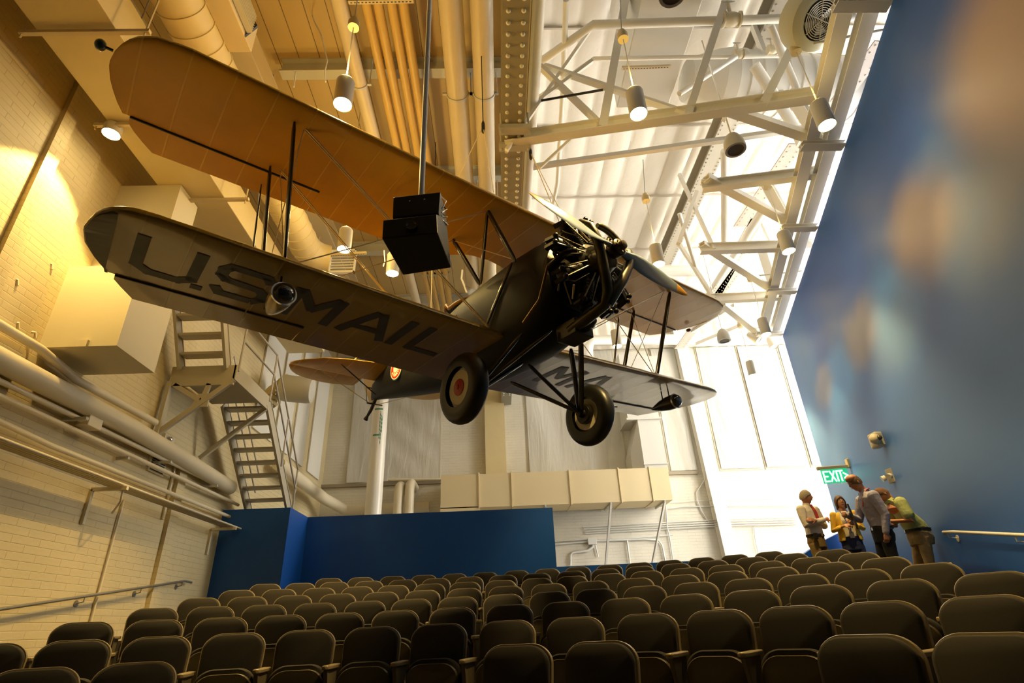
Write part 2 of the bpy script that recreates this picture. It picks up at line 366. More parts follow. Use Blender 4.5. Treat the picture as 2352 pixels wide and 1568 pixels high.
# riveted girder
g=MB(); g.chan((.43,YF+.1,7.35),(.43,YB-.05,7.35),.36,.5,.03)
rv=MB()
for k in range(94):
    y=3.0+k*.16
    for x in (.33,.53): rv.sphere((x,y,7.095),(.033,.033,.030),8,5)
gd=solo(g,'riveted_girder',mat('girder_paint',(.30,.29,.23),.45),'grey riveted steel girder running back over the middle of the hall','girder')
rebase(rv,gd.location); tag(rv.build('rivets',mat('lit_rivet_tone',(.75,.72,.62),.35),gd,smooth=60),kind='stuff')  # pale colour stands for the light caught on the rivet heads
cl=MB(); cl.box((.2,6.25,7.00),(.72,6.4,7.09)); cl.box((.2,6.62,7.00),(.72,6.75,7.09))
for x in (.24,.68):
    for y in (6.32,6.69): cl.tube([(x,y,6.95),(x,y,7.4)],.018,8)
solo(cl,'beam_clamp',GREY,'grey steel clamp plates gripping the riveted girder above the truss end','clamp')
# white risers beside the girder
for (x,r,n) in ((.80,.10,'thick white pipe running beside the riveted girder'),(.66,.045,'thin tan conduit beside the riveted girder')):
    solo(MB().tube([(x,YF+.2,7.9),(x,YB-.3,7.9)],r,14),'ceiling_pipe',WHITE if x>.7 else TAN,n,'pipe',smooth=50)
def longpipe(x,z,r,m,label,y1=18.6,y0=YF+.2,clamps=(),group=None):
    e=empty('overhead_pipe',(x,y0,z),0,label,'pipe',group)
    MB().tube([(0,0,0),(0,y1-y0,0)],r,18).build('pipe_run',m,e,smooth=50)
    for y in clamps:
        c=MB().lathe((0,y-y0-.02,0),(0,1,0),[(0,r),(0,r+.015),(.04,r+.015),(.04,r)],18)
        c.box((-r-.08,y-y0-.02,-.02),(-r-.01,y-y0+.02,.02)); c.box((r+.01,y-y0-.02,-.02),(r+.08,y-y0+.02,.02)); c.tube([(r+.05,y-y0,0),(r+.05,y-y0,ZC-z)],.01,6)
        c.build('pipe_clamp',GREY,e,smooth=40)
longpipe(-.50,8.6,.19,TAN,'thick tan overhead pipe, left of the pair beside the girder',clamps=(6.9,9.7))
longpipe(-.02,8.6,.18,TAN,'thick tan overhead pipe, right of the pair beside the girder',clamps=(6.9,9.7))
for i,x in enumerate((-1.79,-1.61,-1.40,-1.22)):
    longpipe(x,8.6,.078,YEL,'yellowed overhead pipe, %s of the four bundled pipes from the left'%ORD[i+1],clamps=(12.6,),group='bundle of four yellowed pipes')
longpipe(-2.18,8.5,.12,TAN,'tan overhead pipe left of the four bundled pipes',clamps=(6.6,))
# slotted strut at the pipe bundle
def slotbar(a,b,label,w=.05):
    a=V(a); b=V(b); m=MB(); m.bar(a,b,w,.012); d=(b-a).normalized(); L=(b-a).length
    m.bar(a+V((0,w/2,.02)),b+V((0,w/2,.02)),.006,.05); m.bar(a+V((0,-w/2,.02)),b+V((0,-w/2,.02)),.006,.05)
    k=0.03
    e=m; c=(a+b)/2
    o=solo(m,'slotted_strut',TAN,label,'strut'); h=MB()
    while k<L-.04:
        p=a+d*k-c; h.bar(p+V((0,0,-.008)),p+d*.03+V((0,0,-.008)),.014,.002); k+=.055
    zz=min(v[2] for v in m.v)
    h.v=[(x,y,z-zz*0+(a.z-.006-o.location.z)-(0)) if False else (x,y,z+(c.z-o.location.z)) for (x,y,z) in h.v]
    h.build('slots',DARK,o)
slotbar(atZ(800,6,8.4),atZ(950,3,8.4),'slotted steel strut under the yellowed pipes at the top of the view')
slotbar(atZ(750,588,7.3),atZ(842,582,7.3),'cream slotted strut between the wings, left of the projector housing')
slotbar(atZ(1428,158,9.3),atZ(1540,154,9.3),'white slotted strut under the grey plenum box')
# big rectangular duct along the left wall with trapeze hangers
d=MB().box((-5.28,YF+.1,6.5),(-4.36,13.0,7.1)); 
e=solo(d,'rectangular_duct',CREAM,'long cream rectangular air duct hung above the left wall','duct',bevel=.01)
for i,(y,) in enumerate(((4.25,),(5.6,),(7.15,),(8.9,),(10.6,))):
    h=MB(); h.bar((-5.45,y,6.44),(-3.95,y,6.44),.05,.05)
    for x in (-5.42,-4.0): h.tube([(x,y,6.36),(x,y,ZC)],.012,6)
    solo(h,'duct_hanger',TAN,'cream trapeze hanger under the rectangular duct, %s from the camera'%ORD[i+1],'hanger','trapeze hangers of the left duct')
# round spiral duct
sp=MB(); prof=[]; L=14.0
k=0
while k<L:
    prof+=[(k,.305),(k+.24,.305),(k+.245,.318),(k+.265,.318),(k+.27,.305)]; k+=.27
e=empty('spiral_duct',(-3.92,-4.4,7.35),0,'large cream round spiral duct with an elbow and louvred outlet','duct')
MB().lathe((0,0,0),(0,1,0),prof,28).build('duct_tube',CREAM,e,smooth=35)
el=[]
for i in range(8):
    a=PI/2*i/7*.8; el.append((.55*(1-math.cos(a)),L+.55*math.sin(a),0))
MB().tube(el,.31,24).build('elbow',CREAM,e,smooth=40)
lv=MB(); cx,cy=el[-1][0]+.25,el[-1][1]+.12
for z in (-.3,.28): lv.box((cx-.28,cy-.06,z),(cx+.3,cy+.02,z+.03))
for x in (cx-.28,cx+.27): lv.box((x,cy-.06,-.3),(x+.03,cy+.02,.31))
for k in range(7): lv.box((cx-.25,cy-.04,-.25+k*.075),(cx+.27,cy,-.235+k*.075))
lv.build('outlet_grille',WHITE,e)
# duct with louvre at top left
e=empty('grille_duct',(-3.3,3.0,7.4),0,'tan rectangular duct with a louvred side grille beside the spiral duct','duct')
MB().box((-.32,-7.5,0),(0.0,2.2,.55)).build('duct_box',TAN,e,bevel=.01)
gr=MB()
for k in range(8): gr.box((.02,.2,.06+k*.05),(.10,1.95,.07+k*.05))
gr.build('louvres',GREY,e); MB().prism([(.0,1.95,0),(.14,1.95,.22),(.0,1.95,.5)],(0,.03,0)).build('end_cap',DARK,e)
# loose hanging cords and wires from the ceiling
def wire(px,z0,y,r,label,m=WHITE,cat='cord',mid=None):
    pts=[]
    for i,(x,yy) in enumerate(px): pts.append(atY(x,yy,y))
    return solo(MB().tube(pts,r,6),'hanging_wire',m,label,cat,smooth=60)
wire([(711,0),(720,45),(738,80),(752,140),(746,165),(748,188)],0,6.0,.012,'loose white wire dangling from the plank ceiling')
wire([(679,165),(675,200)],0,6.3,.012,'short white wire end hanging above the upper wing')
wire([(882,575),(884,600),(880,612)],0,9,.012,'short white twisted wire hanging left of the projector housing')
wire([(1062,620),(1060,640),(1066,655),(1072,672)],0,10,.02,'bundle of white wire hanging above the cockpit')
# ---------------- right side roof steel
T1=((.3,6.62),(5.06,5.77)); T2=((3.95,7.8),(6.0,7.46)); T3=((4.58,9.72),(6.98,9.70)); T4=((5.6,11.8),(7.4,11.8))
def mem(pl,a,b,w=.13,h=.13,kind='I',up=(0,0,1)):
    p=plan(*a,*pl) if isinstance(a[0],(int,float)) else a; q=plan(*b,*pl)
    return p,q
def truss(pl,members,label,chord,w=.17,h=.2):
    p,q=[plan(*c,*pl) for c in chord]; z=(p.z+q.z)/2
    c=(p+q)/2; e=empty('roof_truss',c,0,label,'truss')
    a=MB(); a.chan(p-c,q-c,w,h,.018); a.build('bottom_chord',WHITE,e)
    for (m0,m1,ww) in members:
        s=MB(); s.bar(plan(*m0,*pl)-c,plan(*m1,*pl)-c,ww,ww*.8,up=(1,0,0)); s.build('web_member',WHITE,e)
    return e
truss(T1,[((1383,297),(1447,-60),.17),((1578,268),(1690,-70),.15),((1750,243),(1895,-40),.16),((1163,345),(1365,55),.07),((1383,290),(1240,152),.10),((1225,240),(1360,140),.07),((1578,262),(1250,152),.10),((1240,385),(1310,320),.05)],
      'white roof truss nearest the camera, tied to the riveted girder',((1160,322),(1872,218)))
truss(T2,[((1662,275),(1730,150),.10),((1745,240),(1725,140),.10),((1838,330),(1730,60),.12)],'white roof truss second from the camera at the painted wall',((1612,428),(1885,395)),.15,.2)
truss(T3,[((1558,560),(1600,440),.10),((1640,572),(1560,400),.08)],'white roof truss third from the camera beyond the propeller',((1608,571),(1866,563)),.15,.22)
truss(T4,[((1640,686),(1560,560),.1)],'white roof truss farthest from the camera near the wall end',((1635,686),(1800,678)),.15,.22)
def brace(a,b,w,h,label,kind='C'):
    m=MB().chan(a,b,w,h,.016,kind=kind); return solo(m,'steel_brace',WHITE,label,'brace','white steel braces at the painted wall')
def hz(px,py,z): return atZ(px,py,z)
brace(hz(1655,247,7.2),hz(1880,322,7.0),.16,.12,'white channel brace running down to the first wall cleat')
brace(hz(1622,408,7.2),hz(1802,505,7.0),.16,.12,'white channel brace running down to the second wall cleat')
brace(hz(1612,560,7.2),hz(1770,662,7.0),.16,.12,'white channel brace running down to the third wall cleat')
brace(hz(1660,700,7.2),hz(1742,765,7.0),.16,.12,'white channel brace running down to the last wall cleat')
brace(hz(1815,212,8.2),hz(1888,325,7.1),.2,.14,'white I section leaning up from the first wall cleat','I')
brace(hz(1752,405,8.2),hz(1812,515,7.1),.2,.14,'white I section leaning up from the second wall cleat','I')
brace(hz(1745,560,8.2),hz(1775,655,7.1),.2,.14,'white I section leaning up from the third wall cleat','I')
# twin girts on top of the painted wall
for off,n in ((.52,'left'),(.17,'right')):
    m=MB(); y0=-4.5; m.chan((wallx(y0)-off,y0,7.0),(wallx(13.4)-off,13.4,7.0),.2,.18,.016)
    solo(m,'wall_girt',WHITE,'long grey-white steel girt beside the top of the painted wall, %s of the two'%n,'girt')
for i,(px,py) in enumerate(((2010,8),(1900,332),(1843,521),(1800,667),(1775,765))):
    p=hz(px,py,6.86); c=MB(); y=p.y; c.chan((wallx(y)-.72,y,6.84),(wallx(y)-.01,y,6.84),.16,.09,.014)
    solo(c,'wall_cleat',WHITE,'short white steel cleat under the girts, %s from the top of the view'%ORD[i+1],'cleat','cleats along the painted wall')
# light channel crossing under the roof
m=MB().chan(hz(1218,384,7.9),hz(1880,290,7.9),.09,.09,.012,kind='C'); solo(m,'light_channel',WHITE,'long thin white channel crossing under the roof insulation','channel')
# dark longitudinal girder on the roof and riveted plates
rg=MB(); rg.chan((6.15,YF+.1,11.3),(6.15,YB-.1,11.3),.45,.5,.03)
for k in range(100):
    y=5+k*.14
    for x in (5.98,6.32): rg.sphere((x,y,11.03),(.022,.022,.02),6,4)
solo(rg,'roof_girder',mat('brown_girder_paint',(.42,.38,.30),.5),'brownish riveted girder running back under the insulated roof','girder',smooth=40)  # one even brownish colour for the roof girder
for i,(a,b) in enumerate((((2030,95),(1925,235)),((1830,330),(1700,520)),((1740,500),(1620,720)),((1700,610),(1560,800)))):
    p=hz(*a,8.6); q=hz(*b,8.6); s=MB(); s.bar(p,q,.34,.03)
    L=(q-p).length; dd=(q-p).normalized(); sd=dd.cross(V((0,0,1))).normalized()
    for k in range(int(L/.14)):
        for w in (-.11,.11): s.sphere(p+dd*(.07+k*.14)+sd*w+V((0,0,-.02)),(.018,.018,.014),6,4)
    solo(s,'riveted_plate',mat('pinkish_plate',(.66,.58,.50),.45),'pale riveted steel plate under the roof, %s from the top of the view'%ORD[i+1],'plate','riveted roof plates',smooth=40)
for i,(a,b,r) in enumerate((((1733,150),(1850,330),.1),((1690,130),(1560,215),.05),((1665,345),(1665,600),.09),((1770,60),(1845,240),.06),((1620,690),(1755,480),.10),((1560,490),(1600,620),.05),((1735,480),(1790,600),.05))):
    p=hz(*a,8.9); q=hz(*b,8.0); solo(MB().tube([p,q],r,10),'roof_strut',WHITE,'white round roof strut, %s of those near the painted wall'%ORD[i+1],'strut','round roof struts',smooth=50)
# tilted truss pieces lower right
for i,(a,b) in enumerate((((1590,760),(1690,700)),((1660,700),(1725,760)),((1600,790),(1720,740)))):
    p=hz(*a,8.6); q=hz(*b,8.4); solo(MB().bar(p,q,.12,.12),'roof_tie',WHITE,'flat white roof tie near the far corner, %s of three'%ORD[i+1],'tie','flat roof ties')
# white pipes on the roof
def rpipe(pts,r,label,m=WHITE,group=None): return solo(MB().tube(pts,r,12),'roof_pipe',m,label,'pipe',group,smooth=50)
z=9.2
rpipe([hz(1245,140,z),hz(1362,57,z),hz(1960,38,z)],.075,'upper white water pipe bending across the roof to a gate valve')
rpipe([hz(1225,232,z),hz(1364,135,z),hz(1790,128,z)],.04,'lower thin white pipe bending across the roof to small valves')
rpipe([hz(1300,0,z),hz(1294,180,z),hz(1280,420,z),hz(1270,470,z)],.05,'thin white pipe hanging straight along the roof near the girder')
rpipe([hz(1500,622,9.4),hz(1860,624,9.4)],.17,'fat white pipe crossing behind the propeller tip')
rpipe([hz(1352,900,9.2) if False else atY(1352,905,18.3),atY(1350,800,18.3),atY(1362,782,18.3),atY(1662,778,18.3)],.20,'fat white pipe with an elbow in front of the back wall')
def valve(p,s,label):
    e=empty('gate_valve',p,0,label,'valve')
    MB().lathe((-.16*s,0,0),(1,0,0),[(0,.14*s),(.03*s,.14*s),(.03*s,.1*s),(.12*s,.13*s),(.2*s,.13*s),(.29*s,.1*s),(.29*s,.14*s),(.32*s,.14*s)],20).build('valve_body',PIPE,e,smooth=40)
    MB().tube([(0,0,0),(-.02*s,-.06*s,.22*s),(-.02*s,-.1*s,.34*s)],.035*s,8).build('stem',PIPE,e,smooth=40)
    w=MB(); c=V((-.02*s,-.11*s,.36*s)); w.tube([c+V((math.cos(a)*.12*s,math.sin(a)*.05*s,math.sin(a)*.10*s)) for a in [2*PI*i/18 for i in range(19)]],.01*s,6,caps=False)
    for a in (0,2.1,4.2): w.tube([c,c+V((math.cos(a)*.12*s,math.sin(a)*.05*s,math.sin(a)*.10*s))],.008*s,5)
    w.build('hand_wheel',GREY,e,smooth=40)
valve(hz(1680,45,z-.02),.95,'large cream flanged gate valve with a hand wheel on the upper roof pipe')
valve(hz(1697,124,z-.02),.6,'small rusty valve on the lower roof pipe, left of the two')
valve(hz(1775,114,z-.02),.6,'small cream valve on the lower roof pipe, right of the two')
# round white duct and plenum
p0=hz(1635,188,9.8); p1=hz(1905,205,9.8)
prof=[(0,.30),(.05,.62),(.3,.66)]; k=.3
L=3.4
while k<L: prof+=[(k,.64),(k+.22,.64),(k+.23,.66),(k+.26,.66)]; k+=.27
e=empty('round_duct',p0,0,'large white ribbed round duct crossing under the roof on the right','duct')
MB().lathe((0,0,0),(p1-p0).normalized(),prof,36).build('duct_tube',WHITE,e,smooth=35)
MB().lathe((p0-p1).normalized()*.55,(p1-p0).normalized(),[(0,.42),(.6,.62)],36).build('collar',WHITE,e,smooth=35)
pb=MB().box((2.75,4.0,9.6),(3.85,8.1,10.6)); solo(pb,'plenum_box',mat('plenum_grey',(.58,.56,.50),.45),'grey plenum box hung under the roof between two truss members','duct',bevel=.02)
# unit heater (drum with grille)
e=empty('unit_heater',hz(1884,46,7.5),0,'round cream unit heater with a wire fan grille above the painted wall','heater')
ax=V((.16,-.42,-.70)).normalized()
MB().lathe(ax*-.34+V((0,0,0)),ax,[(0,.40),(.0,.42),(.24,.43),(.30,.41),(.35,.31),(.35,.27),(.30,.26)],40,caps=False).build('drum',mat('heater_paint',(.56,.54,.38),.35),e,smooth=35)
MB().lathe(ax*-.33,ax,[(0,.42),(.005,.42)],40).build('back_plate',MATS['heater_paint'],e)
u=ax.cross(V((0,0,1))).normalized(); w=u.cross(ax); gg=MB()
for r in [.04+.029*i for i in range(8)]: gg.tube([ax*.02+(u*math.cos(a)+w*math.sin(a))*r for a in [2*PI*i/28 for i in range(29)]],.006,5,caps=False)
for k in range(3): 
    a=k*PI/3; gg.tube([ax*.025+(u*math.cos(a)+w*math.sin(a))*.27,ax*.025-(u*math.cos(a)+w*math.sin(a))*.27],.006,5)
gg.build('fan_grille',mat('grille_wire',(.55,.5,.38),.4),e,smooth=60)
MB().lathe(ax*-.12,ax,[(0,.28),(.01,.28)],30).build('dark_interior',mat('dark_interior',(.03,.028,.02),.8),e)
for k in range(4):
    a=k*PI/2+.4; c=u*math.cos(a)+w*math.sin(a); c2=u*math.cos(a+.7)+w*math.sin(a+.7)
    MB().prism([ax*-.05+c*.04,ax*-.02+c*.23,ax*-.08+c2*.21,ax*-.07+c2*.04],ax*.006).build('fan_blade',GAL,e)
# bell loudspeakers
def bell(p,ztop,label,s=1):
    e=empty('pendant_speaker',p,0,label,'speaker','hanging bell speakers')
    MB().lathe((0,0,.0),(0,0,1),[(.0,.12*s),(.0,.155*s),(.06*s,.16*s),(.18*s,.145*s),(.28*s,.10*s),(.33*s,.05*s),(.34*s,.02)],28,caps=False).build('speaker_bell',mat('speaker_grey',(.48,.47,.42),.45),e,smooth=50)
    MB().lathe((0,0,.012),(0,0,1),[(0,.15*s),(.004,.15*s)],28).build('speaker_cloth',mat('speaker_cloth',(.12,.11,.10),.8),e)
    MB().tube([(0,0,.34*s),(0,0,ztop-p.z)],.012,8).build('speaker_rod',WHITE,e,smooth=60)
bell(hz(1690,345,6.3),8.9,'grey bell speaker hanging in front of the third truss member')
bell(hz(1664,783,6.6),9.5,'grey bell speaker hanging near the far end of the painted wall',1.1)
bell(hz(1545,-12,6.3),8.9,'grey bell speaker cut by the top edge of the view')
# ---------------- left wall services
def lpipe(pts,r,label,x=-5.66,m=PIPE,clamps=()):
    P=[atX(a,b,x) if len(q)==2 else V(q) for q in pts for (a,b) in [q[:2]]]
    d0=(P[0]-P[1]).normalized(); P[0]=P[0]+d0*2.5
    e=empty('wall_pipe',P[0],0,label,'pipe'); MB().tube([p-P[0] for p in P],r,14).build('pipe_run',m,e,smooth=50)
    for t in clamps:
        c=P[0].lerp(P[-1],t); MB().bar(V((XL,c.y,c.z-r-.02))-P[0],V((c.x+r,c.y,c.z-r-.02))-P[0],.05,.04).build('pipe_bracket',GREY,e)
lpipe([(0,746),(94,802),(130,832),(175,872),(357,970)],.055,'upper cream pipe on the left wall that dips behind the boxed duct')
lpipe([(0,800),(291,965),(500,1085)],.03,'thin cream conduit just above the fat pipe on the left wall',x=-5.7)
lpipe([(0,827),(300,982),(530,1120)],.14,'fat cream insulated pipe along the left wall',x=-5.66,clamps=(.45,.7,.9))
lpipe([(0,875),(196,968),(526,1126)],.035,'cream conduit with a junction box below the fat pipe',x=-5.7)
lpipe([(0,910),(287,1040),(547,1159)],.035,'cream conduit third below the fat pipe on the left wall',x=-5.7,clamps=(.55,))
lpipe([(0,968),(119,1024),(529,1187)],.035,'lowest single cream conduit above the conduit rack',x=-5.7)
p=atX(207,970,-5.68); solo(MB().box(p-V((.1,.14,.08)),p+V((.08,.14,.08))),'junction_box',PIPE,'cream junction box on the left wall conduit','box',bevel=.01)
rk=empty('conduit_rack',(XL,8.2,2.02),0,'rack of parallel cream conduits on brackets along the lower left wall','conduit rack')
for i in range(5):
    MB().tube([(.24+i*.055,-8,.03),(.24+i*.055,4.05,.03)],.02,8).build('conduit',PIPE,rk,smooth=60)
for y in (0,3.7):
    b=MB(); b.bar((.02,y,-.02),(.52,y,-.02),.05,.05); b.bar((.02,y,-.02),(.02,y,-.5),.05,.05); b.build('bracket',PIPE,rk)
b=MB(); b.tube([(.46,0,-.04),(.46,.02,-.2),(.2,.3,-.3)],.015,8); b.build('stub_conduit',PIPE,rk,smooth=60)
solo(MB().tube([(XL+.03,8.94,2.0),(XL+.03,8.94,.25)],.017,8),'wall_conduit',PIPE,'vertical cream conduit dropping from the rack down the left wall','conduit',smooth=50)
solo(MB().tube([(XL+.03,10.1,3.0),(XL+.03,10.1,1.9)],.02,8),'wall_conduit',PIPE,'short vertical conduit beside the left wall pilaster','conduit',smooth=50)
e=empty('vent_grille',(XL,9.58,2.74),0,'small louvred vent grille on the left wall','vent')
MB().box((0,-.24,-.17),(.03,.24,.17)).build('grille_frame',PIPE,e)
s=MB()
for k in range(8): s.box((.032,-.2,-.14+k*.037),(.036,.2,-.12+k*.037))
s.build('slats',DARK,e)
e=empty('emergency_light',(XL,9.6,3.16),0,'small cream emergency light above the fat pipe on the left wall','light')
MB().box((0,-.16,-.09),(.12,.16,.09)).build('housing',PIPE,e,bevel=.02); MB().sphere((.14,-.05,0),.05).build('lens',CHROME,e,smooth=60)
solo(MB().box((-5.68,11.9,1.0),(-5.66,11.92,1.02)),'bolt',DARK,'tiny bolt','bolt') if False else None
# boxed duct on the left wall
bx=MB(); bx.box((XL,6.5,3.44),(-4.86,7.38,4.7)); bx.box((XL,6.84,4.7),(-4.9,7.38,6.49))
solo(bx,'boxed_duct',mat('boxed_duct_paint',(.66,.60,.42),.5),'big cream boxed duct dropping down the left wall beside the stairs','duct')
tb=MB().box((-5.35,6.46,3.42),(-5.22,6.5,3.52)); solo(tb,'duct_bracket',PIPE,'small angle bracket on the lower edge of the boxed duct','bracket')
for i,(px,py) in enumerate(((22,740),(62,762),(101,604),(20,640))):
    p=atX(px,py,XL); solo(MB().tube([p,p+V((.05,.06,.02)),p+V((.06,.08,-.05))],.018,6),'wall_stub',PIPE,'small painted bolt stub on the left wall, %s of four'%ORD[i+1],'bolt','painted stubs on the left wall',smooth=50)
# handrails
def handrail(P,brks,n,label):
    e=empty('handrail',P[0],0,label,'handrail'); MB().tube([p-P[0] for p in P],.021,12).build('rail',(RAILM:=mat('rail_paint_left',(.30,.29,.25),.3,.5) if P[0].x<0 else mat('rail_paint',(.66,.64,.58),.35)),e,smooth=60)
    for b in brks:
        c=b-P[0]; w=c+n*.09+V((0,0,-.09))
        MB().tube([c,c+V((0,0,-.07)),w],.008,8).build('bracket',RAILM,e,smooth=60)
        MB().lathe(w,n,[(0,.045),(.01,.045)],18).build('wall_flange',RAILM,e,smooth=30)
def Lr(t): y=4.6+t*6.2; return V((-5.75,y,-.012+.1418*(y-4.6)+.075-.02))
A=atX(-120,1417,-5.75); B=atX(424,1334,-5.75); C_=atX(440,1337,-5.75)
handrail([A,B,C_],[A.lerp(B,.44),A.lerp(B,.72),A.lerp(B,.985)],V((-1,0,0)),'cream handrail on brackets climbing the left brick wall')
def wpt(px,py,off=.1):
    d=ray(px,py); t=(3.876-off)/(d.x-.308*d.y); return d*t
A=wpt(2167,1222); B=wpt(2190,1221); C_=wpt(2450,1233)
handrail([A+V((.03,.01,-.02)),A,B,C_],[A.lerp(B,.4),B.lerp(C_,.62)],V((1,-.308,0)).normalized(),'white handrail on the painted sky wall at the right')
# ---------------- steel stair
ST=mat('stair_paint',(.50,.46,.35),.45)
e=empty('steel_stair',(-5.2,10.0,2.46),0,'cream steel stair with open treads behind the blue enclosure','stair')
O=V((-5.2,10.0,2.46))
def sm(name,fn,m=ST): b=MB(); fn(b); rebase(b,O); return b.build(name,m,e)
xl,xr=-5.76,-4.63
sm('stringer',lambda b:b.chan((xr,12.95,2.35),(xr,10.77,4.28),.05,.26,.02)); sm('stringer',lambda b:b.chan((xl+.25,12.95,2.35),(xl+.25,10.77,4.28),.05,.26,.02))
for k in range(9):
    t=(k+.5)/9; y=12.95+(10.77-12.95)*t; z=2.35+1.93*t
    sm('tread',lambda b:b.box((xl+.27,y-.12,z),(xr-.03,y+.12,z+.04)))
sm('landing',lambda b:b.box((xl,9.22,4.28),(xr,10.77,4.34)))
sm('landing_fascia',lambda b:(b.box((xl,9.2,4.08),(xr,9.25,4.40)),b.box((xr-.03,9.2,4.12),(xr+.02,10.77,4.40))))
def br(b):
    b.bar((xl,9.22,3.15),(xr,9.22,4.12),.06,.09); b.bar((xl+.03,9.22,3.1),(xl+.03,9.22,4.1),.06,.14)
    b.bar((xl+.1,9.22,4.05),(-5.12,9.22,3.72),.05,.08); b.bar((-5.12,9.22,3.72),(-5.05,9.22,4.05),.05,.08)
    b.prism([(-5.28,9.2,3.62),(-5.0,9.2,3.62),(-5.0,9.2,3.86),(-5.2,9.2,3.86)],(0,.04,0))
    b.bar((xl,9.22,4.06),(xr,9.22,4.06),.05,.08)
sm('landing_bracket',br); sm('landing_bracket',lambda b:b.bar((xl,10.75,3.15),(xr,10.75,4.15),.06,.08))
for k in range(5):
    t=(k+.5)/5; y=9.2-.95*t; z=4.4+1.45*t
    sm('tread',lambda b:b.box((xl+.2,y-.1,z),(-4.82,y+.1,z+.05)))
sm('stringer',lambda b:b.chan((-4.78,9.2,4.35),(-4.78,8.2,5.95),.05,.2,.02)); sm('stringer',lambda b:b.chan((xl+.16,9.2,4.35),(xl+.16,8.2,5.95),.05,.2,.02))
def rails(b):
    for h in (.5,.95):
        b.tube([(xr+.03,12.95,2.45+h),(xr+.03,10.77,4.40+h),(xr+.03,9.25,4.40+h)],.02,8)
    for (y,z) in ((12.9,2.45),(11.9,3.35),(10.77,4.4),(9.25,4.4)): b.tube([(xr+.03,y,z-.1),(xr+.03,y,z+.97)],.02,8)
    for h in (.5,.95): b.tube([(xl+.25,12.95,2.45+h),(xl+.25,10.77,4.40+h)],.018,8)
sm('stair_railing',rails,mat('stair_rail',(.40,.37,.32),.35))
# ---------------- rear zone objects
e=empty('wall_duct',(1.9,17.6,3.33),0,'long cream sheet-metal duct with flanged joints above the low rear wall','duct')
DU=mat('duct_cream',(.70,.58,.34),.5)
x0,x1=-1.75-1.9,5.5-1.9
b=MB(); b.box((x0,0,-.03),(x1,1.15,1.0)); b.box((x0,0,-.22),(x0+1.2,1.15,0)); b.build('duct_body',DU,e)
for k,x in enumerate((-2.45,-1.42,.42,2.0,3.0)):
    f=MB(); f.box((x-.02,-.03,-.06),(x+.02,1.17,1.04)); f.build('joint_flange',DU,e)
b=MB(); b.hexa([(2.55,.3,1.0),(2.87,.0,1.0),(2.87,1.15,1.0),(2.55,1.15,1.0),(2.55,.3,1.55),(2.87,.0,2.62),(2.87,1.15,2.62),(2.55,1.15,1.55)])
b.box((2.87,.0,1.0),(x1,1.15,1.10)); b.box((2.84,-.04,1.10),(x1+.05,1.18,1.13)); b.box((2.87,.02,1.13),(3.62,1.13,2.62)); b.box((2.50,-.04,2.62),(3.68,1.18,2.68)); b.box((2.55,.02,2.68),(3.45,1.1,5.1)); b.box((3.45,.3,3.4),(4.1,1.1,5.1))
b.build('duct_riser',mat('riser_paint',(.62,.60,.54),.5),e)
for i,(xt,xb) in enumerate(((-.4,-.45),(1.65,1.35),(3.35,2.75))):
    s=MB(); s.bar((xt,.0,-.06),(xt,1.2,-.06),.05,.06); s.bar((xt,.05,-.06),(xb,1.2,-2.35),.06,.06); s.box((xb-.12,1.18,-2.4),(xb+.12,1.25,-2.34)); s.build('support_strut',GREY,e)
# big white vertical pipe with green printing
pc=V((-3.55,16.4,FLOOR)); e=empty('vertical_pipe',pc,0,'big white vertical pipe with green printed lettering rising behind the rear wall','pipe')
MB().tube([(0,0,0),(0,0,10.4)],.235,28).build('pipe_run',mat('white_pvc',(.78,.74,.64),.3),e,smooth=60)
gm=mat('green_print',(.02,.20,.12),.6)
zt=atY(870,942,16.2).z-FLOOR; zb2=atY(858,1002,16.2).z-FLOOR
def arcband(z0,z1,a0,a1,n,name):
    gp=MB(); r=.2385; vs=[]
    for i in range(n+1):
        a=a0+(a1-a0)*i/n; k=(.35 if i%2 else 1)*(z1-z0)/2; zc=(z0+z1)/2
        vs+=[(r*math.cos(a),r*math.sin(a),zc-k),(r*math.cos(a),r*math.sin(a),zc+k)]
    gp.add(vs,[(2*i,2*i+2,2*i+3,2*i+1) for i in range(n)]); gp.build(name,gm,e,fix=False)
arcband(zt,zt+.07,-2.1,-1.0,22,'printed_ring'); arcband(zb2,zb2+.07,-2.1,-1.2,18,'printed_ring')
for (aa,za,zz) in ((-1.28,zb2-.1,zt-.02),(-1.12,zb2-.25,zt-.15),(-1.02,zb2+.1,zt-.2)):
    gp=MB(); n=int((zz-za)/.04); vs=[]
    for i in range(n+1):
        z=za+i*.04; w=.045 if i%3 else .012
        vs+=[(.2385*math.cos(aa-w),.2385*math.sin(aa-w),z),(.2385*math.cos(aa+w),.2385*math.sin(aa+w),z)]
    gp.add(vs,[(2*i,2*i+1,2*i+3,2*i+2) for i in range(n)]); gp.build('printed_line',gm,e,fix=False)
MB().lathe((0,0,7.95),(0,0,1),[(0,.24),(0,.26),(.3,.26),(.3,.24)],28).build('pipe_coupling',PIPE,e,smooth=30)
for i,(px,r) in enumerate(((915,.15),(940,.15))):
    p=atY(px,1150,17.8); t=atY(px+2,1118 if i==0 else 1112,17.8)
    solo(MB().tube([(p.x,p.y,FLOOR),(p.x,p.y,t.z-.2),(p.x,p.y+.06,t.z),(p.x,p.y+.3,t.z+.1),(p.x,18.8,t.z+.1)],r,16),'bent_pipe',PIPE,'cream pipe bending into the back wall, %s of the pair'%('left','right')[i],'pipe',smooth=50)
solo(MB().tube([(-5.5,14.0,3.9),(-5.35,17.6,3.75),(-4.9,18.4,3.55),(-4.2,18.5,3.55),(-2.2,18.5,3.55)],.17,16),'corner_pipe',PIPE,'fat cream pipe rounding the rear left corner above the ledge','pipe',smooth=50)
